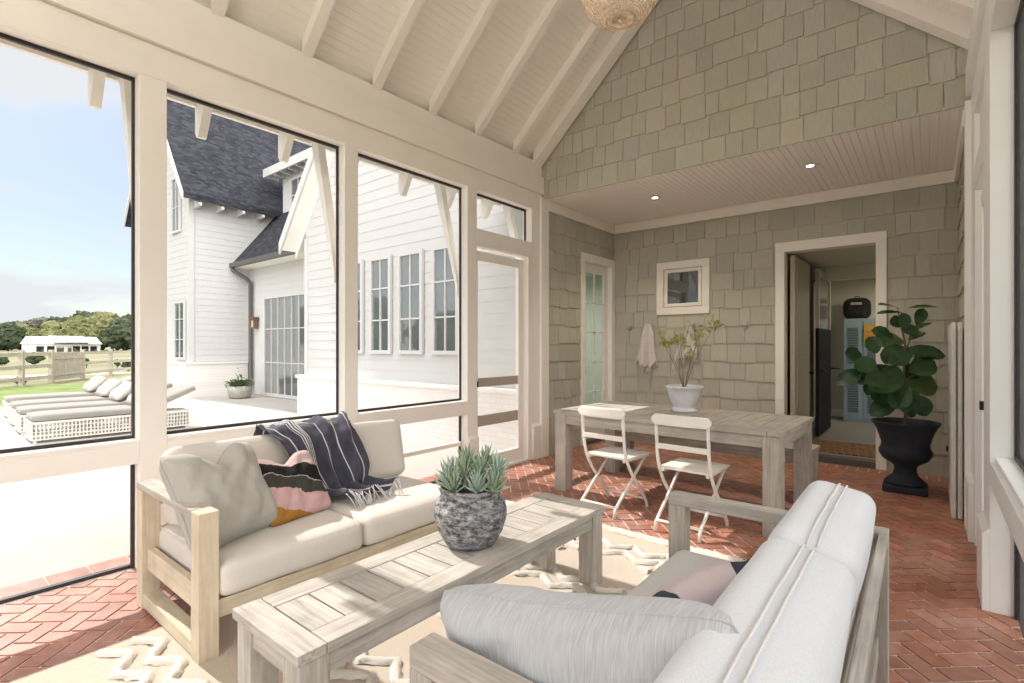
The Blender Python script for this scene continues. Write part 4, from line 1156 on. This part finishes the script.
for i, ((x, y, _), lab) in enumerate(zip(spots, ('white outdoor pillow on the lounger nearest the porch', 'white outdoor pillow on the second lounger from the porch', 'white outdoor pillow on the third lounger from the porch', 'white outdoor pillow on the farthest lounger by the lawn'))):
    M = Matrix.Translation((x + .37, y + 1.36, .56)) @ Matrix.Rotation(radians(-58 + 12), 4, 'X')
    pillow('outdoor_pillow', .55, .42, .18, PADT, M, lab, n=16, group='pillows on the sun loungers', seed=i * 2.0)

# ---- farmhouse
H = thing('farmhouse', 'white sided farmhouse wings with steep dark shingle roofs beyond the patio', 'house', (-10, 6, 0))
def hwin(name, x0, x1, z0, z1, y, cols, rows_z, fr=.06, mat=PANE, mw=.012):
    f = MB().box(x0, x1, y - .05, y, z0, z0 + fr).box(x0, x1, y - .05, y, z1 - fr, z1).box(x0, x0 + fr, y - .05, y, z0 + fr, z1 - fr).box(x1 - fr, x1, y - .05, y, z0 + fr, z1 - fr)
    for k in range(1, cols): xx = x0 + fr + (x1 - x0 - 2 * fr) * k / cols; f.box(xx - mw, xx + mw, y - .038, y - .004, z0 + fr, z1 - fr)
    for z in rows_z: f.box(x0 + fr, x1 - fr, y - .04, y - .005, z - mw, z + mw)
    fo = obj(name, f, SIDING, H)
    obj('pane', B(x0 + fr * .5, x1 - fr * .5, y - .02, y + .01, z0 + fr * .5, z1 - fr * .5), mat, fo)
# wing A (south gable)
AXL, AXR, AY = -9.6, -3.90, 5.30
ez = 3.52; ridge = (AXL + AXR) / 2; sl = 1.28
def axl(z):
    if z <= ez + .3: return (0, AXR - AXL)
    d_ = (z - ez - .3) / sl; return (d_, AXR - AXL - d_)
mb = MB(); laps(mb, (AXL, AY, 0), (1, 0, 0), AXR - AXL, .80, 8, (0, -1, 0), xl=axl)
mb.prism([(AXL, AY + .01, 0), (AXR, AY + .01, 0), (AXR, AY + .01, ez + .25), (ridge, AY + .01, ez + .25 + sl * (ridge - AXL)), (AXL, AY + .01, ez + .25)], (0, .1, 0))
obj('gable_wall', mb, SIDING, H, normals=False)
mb = MB(); mb.box(AXL, AXL + .1, AY, 9.5, 0, 3.6); laps(mb, (AXL, 9.5, 0), (0, -1, 0), 4.2, .8, 3.5, (-1, 0, 0)); obj('side_wall', mb, SIDING, H, normals=False)
obj('brick_base', B(AXL - .12, AXR, AY - .12, AY + .01, -.02, .74).box(AXL - .15, AXR, AY - .15, AY + .01, .74, .80), WBRICK, H)
obj('corner_board', B(AXL - .02, AXL + .10, AY - .03, AY, .8, 3.5), SIDING, H)
for (a, b) in ((-8.2, -7.62), (-7.42, -6.84), (-6.66, -6.06), (-5.85, -5.27)): hwin('window', a, b, 1.24, 2.87, AY - .02, 2, (1.80, 2.33))
# roof of wing A with overhang
q = MB()
for s in (-1, 1):
    e = AXL - .42 if s < 0 else AXR + .1
    zt = ez + .30 + sl * (ridge - AXL); ze = zt - sl * abs(ridge - e)
    q.prism([(e, AY - .30, ze), (ridge, AY - .30, zt), (ridge, AY - .30, zt + .15), (e, AY - .30, ze + .15)], (0, 7, 0))
obj('roof', q, ROOF, H)
q = MB()
for s in (-1, 1):
    e = AXL - .44 if s < 0 else AXR + .1
    zt = ez + .30 + sl * (ridge - AXL); ze = zt - sl * abs(ridge - e)
    q.prism([(e, AY - .34, ze - .06), (ridge, AY - .34, zt - .06), (ridge, AY - .34, zt + .17), (e, AY - .34, ze + .17)], (0, .04, 0))
obj('rake_board', q, SIDING, H)
q = MB(); e = AXL - .40; zt = ez + .30 + sl * (ridge - AXL); ze = zt - sl * abs(ridge - e)
q.prism([(e, AY - .30, ze - .03), (ridge, AY - .30, zt - .03), (ridge, AY - .30, zt - .005), (e, AY - .30, ze - .005)], (0, 6.8, 0))
q.prism([(e + .02, AY - .02, ze - .15), (ridge, AY - .02, zt - .15), (ridge, AY - .02, zt + .0), (e + .02, AY - .02, ze + .0)], (0, .03, 0))
obj('soffit', q, WHITE, H)
# tower G (gable facing south), east wall with patio brick base
GX, GYH = -15.3, 5.15; GW = 4.3; gl = GX - GW
ezg = 5.25; slg = 1.55
def gxl(z):
    if z <= ezg: return (0, GW)
    d_ = (z - ezg) / slg; return (d_, GW - d_)
mb = MB(); laps(mb, (gl, GYH, 0), (1, 0, 0), GW, .95, 9, (0, -1, 0), xl=gxl)
mb.prism([(gl, GYH + .01, 0), (GX, GYH + .01, 0), (GX, GYH + .01, ezg), ((gl + GX) / 2, GYH + .01, ezg + slg * GW / 2), (gl, GYH + .01, ezg)], (0, .1, 0))
obj('tower_gable', mb, SIDING, H, normals=False)
mb = MB(); mb.box(GX - .1, GX, GYH, 14, 0, 5.4); laps(mb, (GX, GYH, 0), (0, 1, 0), 8.8, .95, 5.3, (1, 0, 0)); mb.box(gl, gl + .1, GYH, 14, 0, 5.4)
obj('tower_wall', mb, SIDING, H, normals=False)
obj('brick_base', B(gl - .1, GX + .12, GYH - .12, GYH + .01, -.02, .88).box(GX + .002, GX + .119, GYH + .01, 6.6, -.02, .88).box(gl - .1, GX + .15, GYH - .15, GYH, .88, .94).box(GX + .003, GX + .149, GYH, 6.6, .88, .94), WBRICK, H)
obj('corner_board', B(GX - .12, GX + .03, GYH - .03, GYH + .1, .94, 5.25), SIDING, H)
hwin('window', -16.5, -15.85, 4.5, 6.05, GYH - .02, 2, (5.2,)); hwin('window', -16.3, -15.5, 1.0, 2.6, GYH - .02, 2, (1.55, 2.1))
q = MB(); rx = (gl + GX) / 2; zt = ezg + .02 + slg * (GX - rx)
for s in (-1, 1):
    e = rx + s * (GW / 2 + .40); ze = zt - slg * (GW / 2 + .40) + .55
    q.prism([(e, GYH - .28, ze), (rx, GYH - .28, zt + .1), (rx, GYH - .28, zt + .28), (e, GYH - .28, ze + .15)], (0, 9.2, 0))
obj('roof', q, ROOF, H)
q = MB()
for s in (-1, 1):
    e = rx + s * (GW / 2 + .40); ze = zt - slg * (GW / 2 + .40) + .55
    q.prism([(e, GYH - .32, ze - .05), (rx, GYH - .32, zt + .05), (rx, GYH - .32, zt + .28), (e, GYH - .32, ze + .15)], (0, .04, 0))
obj('rake_board', q, SIDING, H)
for i in range(7):
    y = GYH + .1 + i * .55
    obj('rafter_tail', MB().prism([(GX, y, 5.28), (GX + .40, y, 5.16), (GX + .40, y, 5.08), (GX, y, 5.05)], (0, .06, 0)), SIDING, H)
# patio wall E with tall glazed door, lean-to roof D, gutter
EY = 6.7
mb = MB(); mb.box(GX, AXL + .0, EY, EY + .1, 0, 3.8); laps(mb, (GX, EY, 0), (1, 0, 0), AXL - GX, .0, 3.75, (0, -1, 0)); obj('patio_wall', mb, SIDING, H, normals=False)
hwin('patio_door', -14.3, -11.2, .0, 2.75, EY - .03, 8, (.92, 1.83), .09, mat=PANE)
q = MB(); x0, x1 = GX - .0, AXL + .3
q.prism([(x0 - .1, 6.25, 3.60), (x0 - .1, 6.25, 3.74), (x0 - .1, 7.6, 3.74 + 1.27 * 1.35), (x0 - .1, 7.6, 3.60 + 1.27 * 1.35)], (x1 - x0, 0, 0)); obj('roof', q, ROOF, H)
obj('gutter', B(GX - .1, AXL + .2, 6.14, 6.25, 3.58, 3.70), DARKGUT, H)
obj('eave_soffit', B(GX - .1, AXL + .2, 6.25, 6.7, 3.58, 3.60), WHITE, H)
obj('downspout', MB().tube([(-15.2, 6.2, 3.58), (-15.2, 6.2, 3.50), (-15.02, 6.5, 3.28), (-15.0, 6.6, 3.15), (-15.0, 6.6, .22), (-14.97, 6.5, .1)], .055, 8), DARKGUT, H)
# dormer C
mb = MB(); mb.box(-14.9, AXL + 2, 7.5, 7.6, 4.6, 6.9); laps(mb, (-14.9, 7.5, 0), (1, 0, 0), 7, 4.7, 6.8, (0, -1, 0)); obj('dormer_wall', mb, SIDING, H, normals=False)
hwin('window', -14.35, -13.5, 5.2, 6.2, 7.47, 2, (5.7,))
obj('dormer_roof', MB().prism([(-15.3, 7.15, 6.48), (-15.3, 7.15, 6.58), (-15.3, 9.5, 7.2), (-15.3, 9.5, 7.1)], (7.5, 0, 0)), ROOF, H)
obj('fascia', B(-15.32, -7.8, 7.1, 7.15, 6.36, 6.60), SIDING, H)
for i in range(9):
    obj('rafter_tail', MB().prism([(-15.2 + i * .42, 7.5, 6.5), (-15.2 + i * .42, 7.15, 6.45), (-15.2 + i * .42, 7.15, 6.33), (-15.2 + i * .42, 7.5, 6.3)], (.06, 0, 0)), SIDING, H)
# lantern
t = thing('wall_lantern', 'small bronze wall lantern beside the tall patio door', 'lantern', (-14.75, 6.62, 1.9))
obj('lantern_body', B(-14.83, -14.67, 6.54, 6.66, 1.86, 2.14).box(-14.86, -14.64, 6.5, 6.68, 2.14, 2.18), plain('bronze', (.16, .10, .06), .4), t)
obj('lantern_glass', B(-14.80, -14.70, 6.53, 6.54, 1.9, 2.08), EMIT if False else plain('amber_glass', (.6, .45, .3), .2), t)
# patio planter
t = thing('patio_planter', 'grey stone bowl with small plants by the patio door', 'potted plant', (-14.15, 5.95, -.012))
obj('pot', MB().lathe([(.16, 0), (.25, .03), (.29, .2), (.31, .33), (.27, .33), (.25, .28)], 0, 0, 24), plain('grey_stone', (.42, .40, .37), .9, .2, 8), t, world=False)
q = MB(); rr = random.Random(9)
for i in range(260):
    a, r = rr.uniform(0, 6.3), rr.uniform(0, .28); h = .33 + (.55 * max(0, 1 - r * 6) if i % 3 == 0 else .12)
    small_leaf(q, (r * cos(a), r * sin(a), rr.uniform(.3, max(.34, h))), (cos(a), sin(a), rr.uniform(0, 1)), rr.uniform(.08, .16), .03)
obj('foliage', q, leaf_green('planter_leaf', (.07, .12, .04), (.16, .22, .09)), t, world=False, normals=False)

# ---- far farmhouse
def along(u_px, d):
    k = (u_px - 512) / 512
    return Vector((-.632 * d + .775 * k * d, .775 * d + .632 * k * d, 0))
p = along(68, 128)
t = thing('distant_house', 'long low white house with pale metal roof far across the field', 'house', (p.x, p.y, -.05))
rx_ = atan2(.632, .775)
WH2 = plain('far_white', (.72, .72, .72), .7); MR = plain('metal_roof', (.62, .64, .66), .5)
def farprism(name, pts_xz, y0, y1, mat, par=None):
    return obj(name, MB().prism([(x, y0, z) for x, z in pts_xz], (0, y1 - y0, 0)), mat, par or t, world=False)
obj('wall', B(-10.5, 10.5, 0, 9, -.8, 2.3), WH2, t, world=False)
farprism('gable_wall', [(-10.5, 2.3), (-10.5, 2.3), (-10.5, 2.3)][:0] or [(-10.4, -.5), (10.4, -.5), (10.4, 2.3), (-10.4, 2.3)], 0.1, 8.9, WH2)
obj('roof', MB().prism([(-10.9, -.6, 2.2), (-10.9, 4.5, 4.4), (-10.9, 9.6, 2.2)], (21.8, 0, 0)), MR, t, world=False)
obj('porch_roof', MB().prism([(-4.5, -2.2, 2.9), (-4.5, 4.5, 4.6), (-4.5, 4.5, 3), (-4.5, -2.2, 2.6)], (11, 0, 0)), MR, t, world=False)
obj('porch_shade', B(-4.2, 6.2, -.05, 0, 2.2, 2.7), plain('porch_brown', (.25, .2, .16), .8), t, world=False)
for x in (-8.3, -5.2, -2.4, .5, 2.6, 5.4, 8.2):
    w_ = obj('window', B(x - 1.1 if abs(x) > 1 else x - .6, x + 1.1 if abs(x) > 1 else x + .6, -.06, 0, -.3, 1.6), PANE_DK, t, world=False)
t.rotation_euler.z = rx_ + radians(63); t.scale = (.66, .62, .86)

# ---- trees and shrubs
BARK = plain('bark', (.10, .08, .06), .9)
def tree_mesh(seed, R, Hh, trunk_h, lob=14, leafy=260):
    """crown of leaf tufts in overlapping lobes"""
    r = random.Random(seed); q = MB()
    for i in range(lob):
        a = r.uniform(0, 2 * pi); rad = R * sqrt(r.random()) * .72; hz = trunk_h + (Hh - trunk_h) * (.25 + .62 * r.random() * (1 - .5 * rad / R))
        c = Vector((rad * cos(a), rad * sin(a), hz)); rr_ = R * r.uniform(.28, .46)
        tmp = bmesh.new(); bmesh.ops.create_icosphere(tmp, subdivisions=3, radius=1)
        vm = {}
        for v in tmp.verts:
            n = noise.noise(v.co * 2.3 + Vector((seed + i, 0, 0))) * .45 + noise.noise(v.co * 7 + Vector((i, seed, 0))) * .5
            vm[v] = q.bm.verts.new(c + Vector((v.co.x, v.co.y, v.co.z * .8)) * rr_ * (1 + n))
        for f in tmp.faces: q.bm.faces.new([vm[v] for v in f.verts])
        tmp.free()
    return q
TG = [leaf_green('tree_green_%d' % i, c1, c2, 22, .95) for i, (c1, c2) in enumerate((((.05, .075, .03), (.13, .17, .07)), ((.075, .085, .03), (.20, .20, .08)), ((.018, .028, .014), (.07, .09, .045)), ((.06, .06, .045), (.17, .16, .12))))]
protos = {}
def tree(u, d, Hh, R, mi, label, cat='tree', name='tree', trunk=.25, base=-.05):
    p = along(u, d) if d is not None else u
    key = (mi, cat, round(R / Hh, 1))
    if key not in protos:
        tt = thing(name, label, cat, (0, 0, 0), 'trees across the field' if cat == 'tree' else 'shrubs in the field')
        obj('crown', tree_mesh(mi * 7 + 1, R / Hh, 1, .02, 24), TG[mi], tt, world=False)
        obj('trunk', MB().tube([(0, 0, 0), (0, 0, .5)], .03, 7, rs=[.035, .015]), BARK, tt, world=False)
        protos[key] = tt
    else:
        tt = copy_tree(protos[key]); tt['label'] = label
    tt.location = (p.x, p.y, base); s = Hh; tt.scale = (s, s, s); tt.rotation_euler.z = random.uniform(0, 6)
    return tt
far = [(-60, 150, 10, 7, 2, 'dark tree off the left end of the treeline'), (-14, 165, 9.5, 7, 3, 'grey green tree at the far left of the treeline'),
       (8, 140, 8.2, 5, 2, 'dark tree left of the distant white house'), (20, 165, 9, 6, 1, 'yellow green tree behind the left end of the distant house'), (34, 190, 13, 6, 3, 'thin grey crowned tree rising left behind the distant house'),
       (46, 190, 13.2, 6, 3, 'second thin grey crowned tree behind the distant house'), (58, 185, 12.2, 7, 2, 'dark tree behind the middle of the distant house'), (72, 170, 11.5, 9, 1, 'broad yellow green tree behind the distant house'),
       (86, 180, 13.5, 9, 2, 'tall dark tree behind the right half of the distant house'), (98, 170, 13.2, 9, 1, 'tall light green tree behind the right end of the distant house'), (112, 150, 12, 7, 1, 'light green tree right of the distant house'),
       (124, 130, 9, 5.5, 2, 'dark green tree at the right end of the distant house'), (140, 120, 9, 6, 2, 'dark tree hidden partly by the porch post'), (160, 150, 12, 8, 1, 'light tree beyond the house corner')]
for a in far: tree(*a)
for (u, d, h, r, lab) in ((2, 37, .9, .5, 'round dark shrub at the left edge of the field'), (35, 38, 1.0, .6, 'round dark shrub left of the gate'), (19.5, 18.5, .35, .2, 'low weedy bush at the foot of a fence post'), (86.5, 33, .75, .17, 'slim young tree just right of the gate'), (117, 32, .7, .15, 'slim young tree in the field near the porch post'), (128, 28, .7, .3, 'bushy shrub behind the loungers')):
    tree(u, d, h, r, 2, lab, 'shrub', 'shrub', .1)
# treeline on the south side, mirrored in the house windows
for i in range(9):
    a = -.25 - i * .16; p = Vector((-8 - 46 * cos(a), 5 + 52 * sin(a), 0))
    tt = tree(p, None, 5.2 + (i % 3) * .8, 4.2, 2, 'dark tree number south of the field' if False else 'dark tree on the south edge of the field, out of the picture')
# east side greenery seen faintly through the right screens
for i, y in enumerate((-3, 3, 9)):
    tree(Vector((14 + i, y, 0)), None, 7, 5, 2, 'dark tree on the east side of the porch, out of the picture')

# ================================================================== LIGHT, SKY, CAMERA
S = bpy.data.lights.new('sun', 'SUN'); S.energy = 2.9; S.angle = radians(.6); S.color = (1, .95, .88)
so = link(bpy.data.objects.new('sun', S)); so.rotation_euler = Vector((1.07, .07, -1)).to_track_quat('-Z', 'Y').to_euler()
Wd = bpy.data.worlds.new('sky'); SC.world = Wd; Wd.use_nodes = True; nt = Wd.node_tree
bg = nt.nodes['Background']; sky = nt.nodes.new('ShaderNodeTexSky'); sky.sky_type = 'NISHITA'; sky.sun_disc = False
sky.sun_elevation = radians(43); sky.sun_rotation = radians(-86); sky.air_density = 1; sky.dust_density = 1.0; sky.ozone_density = 1
tc = nt.nodes.new('ShaderNodeTexCoord'); mp = nt.nodes.new('ShaderNodeMapping'); mp.inputs['Scale'].default_value = (1.2, 1.2, 5)
nt.links.new(tc.outputs['Generated'], mp.inputs['Vector'])
f = nz(nt, mp.outputs[0], 2.2, 6, .55, .4)
fac = ramp(nt, f, [(.44, (.2, .2, .2)), (.60, (1, 1, 1))])
skc = mixc(nt, 1, sky.outputs[0], (.05, .055, .060), 'MULTIPLY')
c = mixc(nt, fac, skc, (.44, .455, .47))
# added brightness in the eastern and southern sky to light the porch interior
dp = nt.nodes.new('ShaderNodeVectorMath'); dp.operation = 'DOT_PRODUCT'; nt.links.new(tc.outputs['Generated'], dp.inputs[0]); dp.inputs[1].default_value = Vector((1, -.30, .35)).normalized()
sky_fill = ramp(nt, math_(nt, 'ADD', math_(nt, 'MULTIPLY', dp.outputs['Value'], .5), .5), [(.50, (0, 0, 0)), (.78, (1, 1, 1))])
c = mixc(nt, sky_fill, c, (2.2, 2.17, 2.12))
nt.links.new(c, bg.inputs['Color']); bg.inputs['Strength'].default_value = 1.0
p2 = copy_tree(bpy.data.objects['pendant_lamp']); p2.location = (-1.725, -.2, 3.78); p2['label'] = 'added unseen wicker pendant lamp brightening the porch from its open front end'  # unseen pendant copy added to raise the light inside the porch
for par, e in ((bpy.data.objects['pendant_lamp'], 3), (p2, 80)):
    L = bpy.data.lights.new('lamp_bulb', 'POINT'); L.energy = e; L.color = (1, .96, .91); L.shadow_soft_size = .10
    lo = link(bpy.data.objects.new('lamp_bulb', L), par); lo.location = (0, 0, .30)
cam = bpy.data.cameras.new('camera'); cam.lens = 18; cam.sensor_width = 36; cam.shift_y = 4.5 / 1024; cam.clip_end = 1000; cam.clip_start = .02
co = link(bpy.data.objects.new('camera', cam)); co.location = (0, 0, 1.37); co.rotation_euler = (radians(90), 0, radians(39.2))
SC.camera = co
SC.view_settings.view_transform = 'Standard'; SC.view_settings.look = 'None'; SC.view_settings.gamma = 1; SC.view_settings.use_curve_mapping = False
SC.view_settings.exposure = .92
SC.cycles.use_denoising = True
SC.cycles.max_bounces = 12; SC.cycles.diffuse_bounces = 6; SC.cycles.transparent_max_bounces = 12
SC.cycles.sample_clamp_indirect = 6
